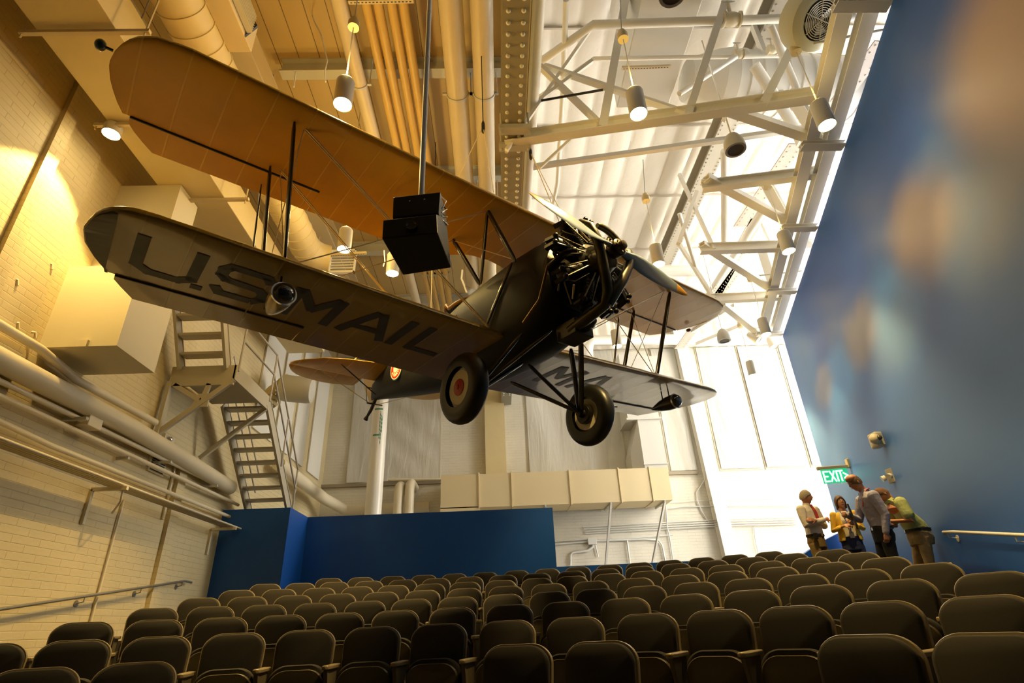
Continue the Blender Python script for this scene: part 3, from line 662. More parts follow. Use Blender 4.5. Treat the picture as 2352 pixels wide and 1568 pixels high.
solo(MB().tube([(-3.6,18.6,4.5),(-1.8,18.6,4.45)],.04,8),'ledge_pipe',PIPE,'thin cream pipe along the window ledge right of the white pipe','pipe',smooth=50)
# flexible duct and white panels at rear left
p=atY(690,885,12.9)
solo(MB().lathe(p-V((.42,.08,.08)),(1,.1,-.1),[(0,.31),(.1,.33),(.62,.33),(.74,.30)],24),'duct_end',mat('duct_end_grey',(.55,.53,.46),.5),'grey blunt duct end behind the tail of the biplane','duct',smooth=40)
fd=MB(); 
for k in range(9):
    a=k/8*PI*.5; c=p+V((-.42-.42*math.sin(a),.1,-.42+.42*math.cos(a)+0.05)); 
    fd.lathe(c,(math.cos(a),0,-math.sin(a)) if k<8 else (0.01,0,-1),[(0,.25),(.045,.30),(.09,.25)],20,caps=False)
solo(fd,'flexible_duct',CREAM,'ribbed flexible duct curving down behind the stair railing','duct',smooth=60)
for i,(x0,x1) in enumerate(((12.9,14.1),(14.3,15.3),(15.6,16.6),(17.1,18.3))):
    solo(MB().box((XL+.01,x0,4.5),(XL+.05,x1,8.9)),'wall_panel',mat('pale_panel',(.72,.70,.62),.5),'tall pale panel on the left wall behind the stairs, %s from the camera'%ORD[i+1],'panel','pale panels behind the stairs')
# conduits on the back wall, lower right
def bc(px,r,label,y=YB-.06):
    return solo(MB().tube([atY(a,b,y) for a,b in px],r,8),'back_conduit',mat('back_conduit_paint',(.66,.66,.62),.4),label,'conduit',smooth=50)
for i in range(4): bc([(1345-i*2,1225-i*5),(1540,1214-i*5),(1672,1207-i*5),(1832,1203-i*5)],.018,'thin white conduit of the long horizontal run, %s from below'%ORD[i+1])
bc([(1275,1250),(1545,1228)],.02,'white conduit just under the horizontal conduit run')
bc([(1275,1243),(1360,1237)],.02,'short white conduit left of the square box')
bc([(1310,1298),(1310,1275),(1316,1268),(1350,1264),(1361,1256),(1364,1245)],.04,'white conduit curving in an S below the square box')
bc([(1366,1245),(1374,1278)],.022,'thin white drop conduit under the square box')
bc([(1440,1240),(1447,1293)],.028,'straight white drop conduit in the middle of the back wall')
bc([(1365,1242),(1480,1238),(1512,1240),(1521,1252),(1528,1288)],.028,'white conduit turning down beside the duct strut')
bc([(1530,1160),(1532,1210),(1538,1232),(1546,1286)],.022,'white conduit with a clamp right of the duct struts')
bc([(1540,1155),(1600,1150),(1900,1142)],.012,'thin brown-edged cable along the bright back wall')
bc([(1535,1168),(1570,1163),(1900,1160)],.02,'long white conduit along the bright back wall')
bc([(1614,1035),(1620,1100),(1600,1130),(1602,1150),(1612,1175),(1628,1198)],.02,'white conduit zigzagging beside the back wall column')
bc([(1732,1210),(1735,1240),(1742,1270)],.02,'short drop conduit on the bright back wall')
p=atY(1360,1243,YB-.1); solo(MB().box(p-V((.14,.06,.1)),p+V((.14,.06,.1))),'square_box',MATS['back_conduit_paint'],'small square electrical box on the back wall under the duct','box',bevel=.01)
# ---------------- wall fittings on the painted wall
wn=V((-1,.308,0)).normalized(); wt=V((.308,1,0)).normalized()
def onwall(px,py,off=0): d=ray(px,py); return d*((3.876-off)/(d.x-.308*d.y))
p=onwall(1952,1069); e=empty('exit_sign',p,0,'green edge-lit EXIT sign with an arrow on the painted wall','sign')
MB().box((-.05,-.06,-.04),(.02,.06,.14)).build('wall_mount',CREAM,e,bevel=.01)
MB().box((-.66,-.03,-.045),(0,.03,.02)).build('sign_bar',CREAM,e,bevel=.008)
GP=mat('green_acrylic',(.05,.5,.25),.2,emit=(.03,.75,.30),strength=.55)
MB().box((-.60,-.006,-.33),(-.08,.006,-.045)).build('green_panel',GP,e)
LT=mat('lit_letters',(.8,1,.85),.3,emit=(.75,1,.80),strength=2.2); t=MB()
def stroke(b,pts,w,y=-.012,th=.005,ox=0,oz=0,s=1):
    for a,c in zip(pts[:-1],pts[1:]):
        a=V((a[0]*s+ox,y,a[1]*s+oz)); c=V((c[0]*s+ox,y,c[1]*s+oz)); d=(c-a).normalized()
        b.bar(a-d*w/2,c+d*w/2,w,th,up=(0,1,0))
def let(ch,ox):
    h=.20; w=.085
    S={'E':[[(w,h),(0,h),(0,0),(w,0)],[(0,h/2),(w*.8,h/2)]],'X':[[(0,0),(w,h)],[(0,h),(w,0)]],'I':[[(.01,0),(.01,h)]],'T':[[(0,h),(w,h)],[(w/2,h),(w/2,0)]],'>':[[(0,h*.75),(w*.75,h*.5),(0,h*.25)]]}
    for pl in S[ch]: stroke(t,pl,.026,ox=ox,oz=-.29)
for ch,ox in (('E',-.56),('X',-.435),('I',-.315),('T',-.275),('>',-.17)): let(ch,ox)
t.build('sign_letters',LT,e)
e.rotation_euler=(0,0,-.18)
p=onwall(2025,1010); e=empty('security_camera',p,0,'cream dome-shaped twin-lens camera on the painted wall','camera')
MB().box((-.16,-.1,-.13),(0,.12,.13)).build('housing',mat('device_cream',(.66,.58,.42),.4),e,bevel=.03)
MB().sphere((-.17,-.08,.0),(.09,.09,.09)).build('dome',MATS['device_cream'],e,smooth=60)
MB().sphere((-.14,-.16,.0),.045).build('lens',mat('lens_dark',(.10,.09,.07),.2),e,smooth=60)
e.rotation_euler=(0,0,.0)
p=onwall(2048,1092); e=empty('emergency_lamp',p,0,'small white twin-head emergency lamp on the painted wall','light')
MB().box((-.03,-.09,-.12),(0,.09,.12)).build('base_plate',MATS['device_cream'],e,bevel=.01)
for s in (-1,1): MB().lathe((-.03,s*.05,.0),(-.8,s*.3,-.3),[(0,.02),(.05,.02),(.05,.045),(.11,.05)],14).build('lamp_head',WHITE,e,smooth=40)
p=onwall(2186,1302,.02); solo(MB().box(p-V((.04,.04,.12)),p+V((.0,.04,.06))),'white_bracket',WHITE,'small white bracket standing behind the right-hand seats at the painted wall','bracket',bevel=.01)
# ---------------- projector housing on its pole
pb=V((-.60,3.98,2.85)); e=empty('projector_housing',pb,0,'black boxy projector housing hung on a grey pole below the upper wing','projector')
BL=mat('black_housing',(.010,.009,.007),.35,noise=(30,.2)); 
def fr(px,py,y): return atY(px,py,y)-pb
yf=3.75; yb=4.25
fx=[fr(877,512,yf),fr(1002,490,yf),fr(1004,534,yf),fr(877,545,yf)]
b=MB(); 
tl,tr_,brt,bl=fr(880,505,yf),fr(1003,492,yf),fr(1005,535,yf),fr(877,548,yf)
tlb,trb,brb,blb=tl+V((0,.42,.02)),fr(1025,500,4.1),fr(1036,615,4.25),fr(926,632,4.25)
b.add([tl,tr_,brt,bl,tlb,trb,brb,blb],[(0,1,2,3),(4,7,6,5),(0,4,5,1),(1,5,6,2),(2,6,7,3),(3,7,4,0)])
b.build('lower_box',BL,e,bevel=.008)
b=MB(); a=[fr(903,452,3.85),fr(1012,440,3.85),fr(1008,490,3.85),fr(901,500,3.85)]; c=[q+V((.02,.30,0)) for q in a]
b.add(a+c,[(0,1,2,3),(4,7,6,5),(0,4,5,1),(1,5,6,2),(2,6,7,3),(3,7,4,0)]); b.build('upper_box',BL,e,bevel=.01)
lc=fr(945,518,yf-.012); MB().lathe(lc,(0,-1,0),[(0,.05),(.015,.05),(.015,.04),(.005,.03)],24).build('lens',mat('lens_glass',(.05,.04,.03),.08,coat=1),e,smooth=40)
cb=MB()
for k in range(4): cb.tube([fr(1012,450+k*12,3.95)+V((.0,.05*k,0)),fr(1020,462+k*10,3.95)+V((.02,.05*k,0)),fr(1015,480+k*8,3.95)],.006,6)
cb.build('cables',CHROME,e,smooth=60)
b=MB()
for px,py in ((941,462),(975,458)): b.sphere(fr(px,py,3.84),.008,8,6)
b.build('screws',CHROME,e,smooth=60)
top=fr(968,443,3.98); pole=MB(); pole.tube([top-V((0,0,.15)),V((top.x,top.y,ZC-pb.z))],.027,16); pole.build('pole',mat('pole_grey',(.80,.82,.84),.5),e,smooth=60)
b=MB()
for h in (1.9,2.7): b.lathe(top+V((0,0,h)),(0,0,1),[(0,.027),(0,.031),(.03,.031),(.03,.027)],16)
b.build('pole_couplings',MATS['pole_grey'],e,smooth=30)

for i,(px,py,ax) in enumerate(((1722,768,(.5,-.3,-.7)),(1768,778,(.1,-.2,-1)))):
    p=hz(px,py,7.0); e=empty('track_spotlight',p,0,'small white track spotlight at the far end of the painted wall, %s one'%('left','right')[i],'light')
    MB().lathe((0,0,0),ax,[(-.05,.07),(0,.10),(.25,.13),(.3,.13),(.28,.11)],20).build('spot_can',WHITE,e,smooth=40)
    MB().tube([(0,0,0),(0,0,.35)],.015,8).build('spot_stem',WHITE,e,smooth=60)
solo(MB().tube([hz(1243,231,7.6),hz(1385,206,7.6)],.02,8),'dark_rod',DARK,'dark thin rod crossing under the roof left of the first truss member','rod',smooth=50)
# ================================================================ BIPLANE
AM=Matrix(((0.6051474,0.7959068,-0.0181365,1.474992),(-0.7960677,0.6047115,-0.0245,5.246929),(-0.0085323,0.029264,0.9995353,3.862493),(0,0,0,1)))
PL=empty('biplane',label='vintage yellow and black biplane hanging from the ceiling over the seats',cat='airplane',mw=AM)
def fabric(name,col,tape):
    m=bpy.data.materials.new(name); m.use_nodes=True; nt=m.node_tree; N=nt.nodes; L=nt.links; b=N['Principled BSDF']
    tc=N.new('ShaderNodeTexCoord'); sp=N.new('ShaderNodeSeparateXYZ'); L.new(tc.outputs['Object'],sp.inputs[0])
    md=N.new('ShaderNodeMath'); md.operation='PINGPONG'; md.inputs[1].default_value=.2; L.new(sp.outputs['Y'],md.inputs[0])
    lt=N.new('ShaderNodeMapRange'); lt.inputs[1].default_value=.004; lt.inputs[2].default_value=.012; lt.inputs[3].default_value=.8; lt.inputs[4].default_value=0; L.new(md.outputs[0],lt.inputs[0])
    nz=N.new('ShaderNodeTexNoise'); nz.inputs['Scale'].default_value=1.6; nz.inputs['Detail'].default_value=5; L.new(tc.outputs['Object'],nz.inputs['Vector'])
    c=N.new('ShaderNodeMix'); c.data_type='RGBA'; c.inputs[6].default_value=(*[q*.72 for q in col],1); c.inputs[7].default_value=(*[min(1,q*1.15) for q in col],1); L.new(nz.outputs['Fac'],c.inputs[0])
    c2=N.new('ShaderNodeMix'); c2.data_type='RGBA'; c2.inputs[7].default_value=(*tape,1); L.new(lt.outputs[0],c2.inputs[0]); L.new(c.outputs[2],c2.inputs[6]); L.new(c2.outputs[2],b.inputs['Base Color'])
    b.inputs['Roughness'].default_value=.38; b.inputs['Coat Weight'].default_value=.35; b.inputs['Coat Roughness'].default_value=.15
    n2=N.new('ShaderNodeTexNoise'); n2.inputs['Scale'].default_value=5; L.new(tc.outputs['Object'],n2.inputs['Vector'])
    ad=N.new('ShaderNodeMath'); ad.operation='ADD'; L.new(n2.outputs['Fac'],ad.inputs[0]); L.new(lt.outputs[0],ad.inputs[1])
    bp=N.new('ShaderNodeBump'); bp.inputs['Strength'].default_value=.35; bp.inputs['Distance'].default_value=.01; L.new(ad.outputs[0],bp.inputs['Height']); L.new(bp.outputs['Normal'],b.inputs['Normal'])
    return m
YW=fabric('yellow_wing_fabric',(.66,.345,.010),(.75,.46,.06)); YL=fabric('shaded_yellow_fabric',(.36,.22,.012),(.43,.27,.035))  # YL: same yellow, darkened to hold the shade under the lower wing
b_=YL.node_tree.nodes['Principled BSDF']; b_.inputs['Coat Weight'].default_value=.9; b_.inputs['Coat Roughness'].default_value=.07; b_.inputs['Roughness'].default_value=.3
BK=mat('black_fuselage_paint',(.006,.006,.0045),.55,spec=.22,noise=(4,.3))
EN=mat('engine_black',(.022,.018,.012),.32,.5,noise=(30,.5)); ENM=mat('engine_metal',(.30,.26,.18),.3,.9); OLV=mat('exhaust_olive',(.045,.036,.012),.36,.3,noise=(12,.3))
STR=mat('strut_black',(.02,.016,.010),.2,coat=.4); TYRE=mat('tyre_rubber',(.012,.012,.010),.38); WIRE=mat('bracing_wire',(.90,.74,.42),.4)  # WIRE: golden colour carries the lamplight on the wires
TS=[0,.006,.02,.05,.1,.2,.32,.45,.6,.75,.88,.96,1]
TT=[0,.020,.038,.056,.072,.088,.093,.088,.074,.051,.028,.012,.003]; TB=[0,-.008,-.013,-.016,-.016,-.012,-.007,-.003,0,0,0,0,0]
def itp(t,xs,ys):
    if t<=xs[0]: return ys[0]
    for i in range(len(xs)-1):
        if t<=xs[i+1]:
            k=(t-xs[i])/(xs[i+1]-xs[i]+1e-12); return ys[i]*(1-k)+ys[i+1]*k
    return ys[-1]
def wing_section(y,le,te,hx,zf,chord,part):
    # part: 'main' full or cut at hinge hx; 'ail' from hx to te
    C=chord; LEt=itp(abs(y),*le); TEt=itp(abs(y),*te)
    sc=min(1,(LEt-TEt)/C*1.25) ; z0=zf(y)
    nominal_le=le[1][0]
    rib=abs(((abs(y)/.4)%1)-0); rib=min(rib,1-rib)*2   # 0 on rib, 1 mid bay
    sag=.004*math.sin(min(1,rib)*PI/2)
    a,b=(LEt,hx) if part=='cut' else ((hx-.012,TEt) if part=='ail' else (LEt,TEt))
    if part=='ail' and a<b+.01: a=b+.01
    pts=[]
    def zz(x,top):
        t=(LEt-x)/max(.02,(LEt-TEt)); t=min(1,max(0,t))
        v=itp(t,TS,TT if top else TB)*C*sc; return v-(sag if top else -sag*(.6 if t>.03 else 0))
    xs=[a+(b-a)*t for t in TS]
    up=[(x-(sag*1.6 if (i==0 and part!='ail') else 0),y,z0+zz(x,True)) for i,x in enumerate(xs)]
    dn=[(x,y,z0+zz(x,False)) for x in xs]
    if part=='ail': up[0]=(a,y,z0+zz(a,True)*.8); 
    return up+dn[::-1][0:]
def mkwing(name,le,te,hx,ail,zf,chord,m,label=None):
    ys=[0]; s=le[0][-1]
    k=0
    while k<s-.5: k+=.1; ys.append(round(k,3))
    ys=[y for y in ys if y<s-.45]+[s-.4,s-.32,s-.25,s-.18,s-.12,s-.07,s-.03,s-.005]
    a0,a1=ail
    ys=sorted(set(ys+[a0-.006,a0+.006]))
    wing=None
    mb=MB()
    full=sorted([-y for y in ys]+[y for y in ys if y>0])
    rings=[wing_section(y,le,te,hx,zf,chord,'cut' if a0<abs(y)<a1 and itp(abs(y),*te)<hx-.02 else 'main') for y in full]
    mb.loft(rings); wing=mb.build(name,m,PL,smooth=32)
    for sg in (-1,1):
        yy=[y for y in ys if a0<y<a1 and itp(y,*te)<hx-.03]
        r=[wing_section(sg*y,le,te,hx,zf,chord,'ail') for y in yy]
        MB().loft(r).build('aileron',m,wing,smooth=32)
        d=MB(); d.tube([(hx-.006,sg*yy[0],zf(yy[0])-.006),(hx-.006,sg*yy[-1],zf(yy[-1])-.006)],.014,6); d.build('hinge_gap',DARK,wing)
    return wing
ULE=([0,4.45,4.70,4.87,4.98,5.02],[-1.193,-1.195,-1.25,-1.37,-1.57,-1.80]); UTE=([0,.35,.75,1.1,4.50,4.68,4.82,4.92,4.99,5.02],[-2.45,-2.5,-2.80,-2.876,-2.876,-2.68,-2.46,-2.25,-2.0,-1.80])
uzf=lambda y:1.236+.009*abs(y)
UW=mkwing('upper_wing',ULE,UTE,-2.415,(2.70,4.84),uzf,1.68,YW)
LLE=([0,4.3,4.55,4.69,4.78,4.83],[-1.657,-1.66,-1.70,-1.79,-1.95,-2.2]); LTE=([0,4.32,4.45,4.56,4.70,4.80,4.83],[-3.354,-3.36,-3.12,-2.94,-2.70,-2.45,-2.2])
lzf=lambda y:-.543+.04*abs(y)
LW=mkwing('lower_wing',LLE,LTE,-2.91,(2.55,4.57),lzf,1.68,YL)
def lbot(x,y):
    a=abs(y); l=itp(a,*LLE); t=(l-x)/(l-itp(a,*LTE)); return lzf(y)+itp(t,TS,TB)*1.68-.005
# dark tip and lettering under the starboard lower wing; matching letters under the port one
LTR=mat('faded_black_lettering',(.035,.030,.022),.45,noise=(5,.6)); lt=MB()
def patch(b,p0,p1,w):
    # a painted bar from p0 to p1 (y,x) of width w, hugging the underside
    p0=V(p0); p1=V(p1); d=(p1-p0); L=d.length; d.normalize(); n=V((-d.y,d.x))*w/2; k=max(1,int(L/.09))
    vs=[]
    for i in range(k+1):
        c=p0+d*L*i/k
        for q in (c-n,c,c+n): vs.append((q.y,q.x,lbot(q.y,q.x)))
    b.add(vs,[(i*3+j,i*3+j+1,(i+1)*3+j+1,(i+1)*3+j) for i in range(k) for j in range(2)])
def letter(b,pts,y0,w,flip=1,sw=.115):
    # pts in unit box, x right, y up -> wing: span y0.., chord -1.98 (top) to -2.73 (bottom)
    P=[(y0+flip*p[0]*w,-2.725+p[1]*.745) for p in pts]
    for i,(a,c) in enumerate(zip(P[:-1],P[1:])):
        a=V(a); c=V(c); d=(c-a).normalized(); e0=.0 if i==0 else sw*.35; e1=0 if i==len(P)-2 else sw*.35
        patch(b,a-d*e0,c+d*e1,sw)
def usmail(b,base,fl,letters):
    for ch,y0,w in letters:
        S={'U':[[(.12,1),(.12,.22),(.3,.09),(.7,.09),(.88,.22),(.88,1)]],
           'S':[[(.92,.74),(.80,.91),(.2,.91),(.1,.78),(.1,.62),(.2,.52),(.8,.48),(.9,.38),(.9,.2),(.78,.09),(.2,.09),(.08,.26)]],
           'M':[[(.11,0),(.11,.93)],[(.14,.93),(.5,.38),(.86,.93)],[(.89,.93),(.89,0)]],
           'A':[[(.05,0),(.46,.93)],[(.54,.93),(.95,0)],[(.25,.3),(.75,.3)]],
           'I':[[(.5,0),(.5,1)]],'L':[[(.13,1),(.13,.09),(1,.09)]],'.':[[(.5,-.02),(.5,.10)]]}
        for pl in S[ch]: letter(b,pl,base+fl*y0,w,fl)
usmail(lt,0,1,[('U',-4.45,.66),('.',-3.85,.1),('S',-3.70,.58),('.',-3.08,.1),('M',-2.95,.62),('A',-2.24,.62),('I',-1.62,.2),('L',-1.33,.50)])
lt.build('mail_lettering',LTR,LW,fix=False)['label']='large faded black U.S.MAIL letters'
lp=MB(); usmail(lp,0,1,[('M',.95,.62),('A',1.66,.62),('I',2.30,.2)][:2]); lp.build('port_lettering',LTR,LW,fix=False)
tp=MB(); vs=[]
for i in range(15):
    t=i/14; x=-1.77-(1.14)*t
    yo=[y for y in (4.83-.005*j for j in range(120)) if itp(y,*LLE)>=x>=itp(y,*LTE)]
    yo=max(yo) if yo else 4.6
    vs+=[(x,-(4.60),lbot(x,4.60)),(x,-(yo-.01),lbot(x,yo-.01)-.002)]
tp.add(vs,[(2*i,2*i+1,2*i+3,2*i+2) for i in range(14)]); tp.build('dark_wing_tip',mat('dark_tip_patch',(.05,.04,.025),.3),LW,fix=False)
# fuselage
FS=[(-.70,-.50,.46,.44),(-.80,-.60,.55,.47),(-1.0,-.70,.62,.49),(-1.4,-.78,.67,.49),(-2.0,-.80,.69,.47),(-2.45,-.78,.68,.46),(-2.75,-.74,.66,.45),(-3.1,-.66,.62,.43),(-3.45,-.56,.62,.41),(-3.62,-.53,.74,.40),(-4.1,-.42,.75,.36),(-4.8,-.25,.70,.30),(-5.5,-.07,.62,.22),(-6.1,.09,.55,.12),(-6.42,.16,.52,.03)]
NR=28
def frr(x,zb,zt,w):
    r=[]
    zc=(zb+zt)/2; h=(zt-zb)/2
    for j in range(NR):
        a=2*PI*j/NR; c,s=math.cos(a),math.sin(a); e=2/2.9 if s<0 else 2/2.4
        r.append((x,w*math.copysign(abs(c)**e,c),zc+h*math.copysign(abs(s)**e,s)))
    return r
FB=MB().loft([frr(*f) for f in FS]).build('fuselage',BK,PL,smooth=40)
ct=MB(); pts=[]
for i in range(33):
    a=2*PI*i/32; pts.append((-3.15+.42*math.cos(a),.24*math.sin(a),.66+(.10 if math.cos(a)<-.2 else .0)+.03*abs(math.cos(a))))
ct.tube(pts,.03,8,caps=False); ct.build('cockpit_coaming',mat('tan_leather',(.30,.16,.06),.4),FB,smooth=60)
MB().prism([(q[0],q[1]*.9,q[2]-.01) for q in pts[:-1]],(0,0,.005)).build('cockpit_opening',mat('cockpit_dark',(.01,.008,.005),.8),FB)
ws=MB(); ws.add([(-2.72,-.2,.66),(-2.72,.2,.66),(-2.86,.17,.92),(-2.86,-.17,.92)],[(0,1,2,3)]); w=ws.build('windscreen',mat('clear_screen',(.8,.85,.85),.05,trans=.9),FB); md=w.modifiers.new('t','SOLIDIFY'); md.thickness=.006
# side numbers
nm=MB()
def sidestroke(b,pts,x0,z0,s,w=.035,yy=-.475):
    for a,c in zip(pts[:-1],pts[1:]):
        a=V((x0+a[0]*s,yy,z0+a[1]*s)); c=V((x0+c[0]*s,yy,z0+c[1]*s)); d=(c-a).normalized(); b.bar(a-d*w*.4,c+d*w*.4,w,.012,up=(0,1,0))
Z9=[(.05,.05),(.5,.05),(.5,1),(.05,1),(.05,.5),(.5,.5)]
for pl,x in (([( .25,0),(.25,1)],-3.32),([(0,1),(0,.45),(.5,.45)],-3.10),([(.42,1),(.42,0)],-3.10),(Z9,-2.86)): sidestroke(nm,pl,x,-.02,.26,yy=-.438)
nm.build('side_number',mat('gold_number',(.62,.34,.05),.4),FB)
# round emblem with arced letters
em=empty('tmp'); bpy.data.objects.remove(em)
def disc(r,c,y,name,par,x0=-4.81,z0=.20):
    return MB().lathe((x0,y,z0),(0,-1,0),[(0,r),(.004,r)],40).build(name,c,par,smooth=30)
yy=-.315
EMB=disc(.225,mat('emblem_navy',(.015,.05,.09),.4),yy,'round_emblem',FB); EMB['label']='round red and cream airline emblem'
disc(.205,mat('emblem_cream',(.80,.70,.48),.4),yy-.004,'emblem_ring',EMB); disc(.182,mat('emblem_red',(.55,.02,.01),.4),yy-.008,'emblem_field',EMB); disc(.085,MATS['emblem_cream'],yy-.012,'emblem_centre',EMB)
al=MB()
G={'A':[[(0,0),(.5,1),(1,0)],[(.2,.35),(.8,.35)]],'I':[[(.5,0),(.5,1)]],'R':[[(0,0),(0,1),(.9,1),(.9,.5),(0,.5)],[(.4,.5),(1,0)]],'W':[[(0,1),(.25,0),(.5,.8),(.75,0),(1,1)]],'Y':[[(0,1),(.5,.5),(1,1)],[(.5,.5),(.5,0)]],'S':[[(1,1),(0,1),(0,.5),(1,.5),(1,0),(0,0)]]}
for i,ch in enumerate('AIRWAYS'):
    a=-PI/2+(i-3)*.36; c=V((math.cos(a),math.sin(a)))*.155; r=V((-math.sin(a),math.cos(a))); u=V((-math.cos(a),-math.sin(a)))
    for pl in G[ch]:
        q=[c+r*(p[0]-.5)*.036+u*(p[1])*.055 for p in pl]
        for s0,s1 in zip(q[:-1],q[1:]): al.bar((-4.81+s0.x,yy-.014,.20+s0.y),(-4.81+s1.x,yy-.014,.20+s1.y),.010,.004,up=(0,1,0))
al.build('emblem_letters',MATS['emblem_cream'],EMB)
# engine
E=MB().lathe((-.78,0,0),(1,0,0),[(0,.46),(.08,.46),(.12,.30),(.30,.27),(.42,.27),(.48,.20),(.62,.17),(.70,.09),(.84,.07)],32).build('engine',EN,PL,smooth=35)
for k in range(9):
    a=2*PI*k/9+PI/2; c=V((0,math.cos(a),math.sin(a))); sd=V((0,-math.sin(a),math.cos(a))); o=V((-.42,0,0)); prof=[(.24,.09)]
    z=.27
    while z<.54: prof+=[(z,.072),(z+.003,.092),(z+.012,.092),(z+.015,.072)]; z+=.024
    prof+=[(.55,.095),(.595,.085),(.61,.05)]
    cy=MB().lathe(o,c,prof,18).build('cylinder',EN,E,smooth=30)
    b=MB()
    for s in (-1,1):
        b.bar(o+c*.615+sd*.045*s+V((.07,0,0)),o+c*.64+sd*.055*s-V((.09,0,0)),.045,.06,up=c)
        b.sphere(o+c*.64+sd*.05*s+V((.07,0,0)),.034,8,6)
    b.build('rocker_box',EN,cy,smooth=40)
    b=MB()
    for s in (-1,1): b.tube([o+c*.25+sd*.03*s+V((.16,0,0)),o+c*.63+sd*.06*s+V((.07,0,0))],.0095,6)
    b.build('push_rod',ENM,cy,smooth=60)
    b=MB().tube([o+c*.22-V((.16,0,0)),o+c*.36-V((.17,0,0))+sd*.08,o+c*.52-V((.08,0,0))+sd*.05],.024,8); b.build('intake_pipe',EN,cy,smooth=60)
    b=MB(); b.tube([o+c*.54+sd*.09,o+c*.50+sd*.14+V((.05,0,0)),o+c*.36+sd*.13+V((.18,0,0))],.006,5); b.build('spark_lead',ENM,cy,smooth=60)
b=MB()
b.tube([(-.18,-.36,.34),(-.06,-.34,.22),(-.04,-.27,.06),(-.05,-.22,-.12),(-.07,-.19,-.32),(-.12,-.12,-.54),(-.22,-.08,-.66),(-.5,-.12,-.74),(-.75,-.14,-.78)],[.05,.058,.060,.060,.060,.064,.068,.07,.06],14); b.build('exhaust_pipe',OLV,E,smooth=60)
b=MB(); b.tube([(-.2,.34,.22),(-.07,.33,.10),(-.04,.27,-.06),(-.05,.19,-.22),(-.06,.09,-.38),(-.1,-.02,-.54),(-.2,-.06,-.66)],[.05,.058,.06,.062,.064,.066,.07],14); b.build('exhaust_pipe',OLV,E,smooth=60)
b=MB(); b.tube([(-.16,.42*math.cos(q),.42*math.sin(q)) for q in [1.75-.12*i for i in range(15)]],[.03]+[.042]*13+[.05],12); b.build('exhaust_pipe',OLV,E,smooth=60)
b=MB().tube([(-.45,-.34,.05),(-.3,-.40,.0),(-.35,-.5,-.05),(-.6,-.52,-.1)],.045,10); b.build('oil_pipe',EN,E,smooth=60)
b=MB().lathe((-.10,-.02,-.05),(1,0,0),[(-.25,.17),(-.12,.18),(.0,.15),(.05,.08)],24); b.build('crankcase_nose',OLV,E,smooth=40)
b=MB()
b.tube([(-.65,-.50,-.05),(-.85,-.50,-.42),(-1.18,-.49,-.58)],.016,8); b.build('cowl_edge_rod',mat('brass_brown',(.30,.17,.05),.3,.6),E,smooth=60)
for (a,c) in (((-.5,-.42,-.28),(-.62,-.2,-.5)),((-.45,-.48,-.15),(-.6,-.42,-.4)),((-.4,-.36,-.4),(-.5,-.3,-.52))):
    MB().tube([a,c],.012,6).build('fuel_line',ENM,E,smooth=60)
# carburettor and lower cowl clutter
b=MB(); b.box((-.95,-.18,-.86),(-.62,.12,-.66)); b.lathe((-.62,-.02,-.72),(1,0,0),[(0,.10),(.1,.09),(.16,.05)],16); b.build('carburettor',EN,E,bevel=.01)
# propeller
th=.15; ax=V((0,-math.cos(th),math.sin(th))); pn=V((0,math.sin(th),math.cos(th)))
PB=mat('propeller_grey_blue',(.27,.34,.42),.16,coat=.8); PT=mat('propeller_yellow_tip',(.80,.40,.03),.3)
def blade(sg):
    rings=[];rt=[]; n=14
    sts=[(.10,.075,.065,70),(.18,.10,.055,50),(.30,.16,.042,30),(.45,.21,.032,20),(.65,.225,.024,14),(.85,.20,.018,11),(1.0,.165,.014,10),(1.12,.135,.012,10),(1.13,.132,.012,10),(1.22,.10,.010,10),(1.30,.055,.008,10),(1.336,.012,.005,10)]
    for r,w,t,ang in sts:
        a=math.radians(ang); cd_=pn*math.cos(a)*sg-V((1,0,0))*math.sin(a); nd=(ax*sg).cross(cd_)
        c=ax*sg*r+V((-.0,0,0)); rings.append([c+cd_*w/2*math.cos(2*PI*j/n)+nd*t/2*math.sin(2*PI*j/n) for j in range(n)])
    return rings
PR=MB().lathe((-.09,0,0),(1,0,0),[(0,.10),(.03,.105),(.15,.105),(.18,.06),(.22,.05),(.23,.02)],24).build('propeller',mat('hub_brown',(.07,.05,.025),.35,.5),PL,smooth=35)
for sg in (1,-1):
    r=blade(sg); bo=MB().loft(r[:8]).build('blade',PB,PR,smooth=50); MB().loft(r[7:]).build('blade_tip',PT,bo,smooth=50)
b=MB()
for k in range(8):
    a=2*PI*k/8; b.lathe((.06,.075*math.cos(a),.075*math.sin(a)),(1,0,0),[(0,.012),(.03,.012)],6)
b.build('hub_bolts',ENM,PR)
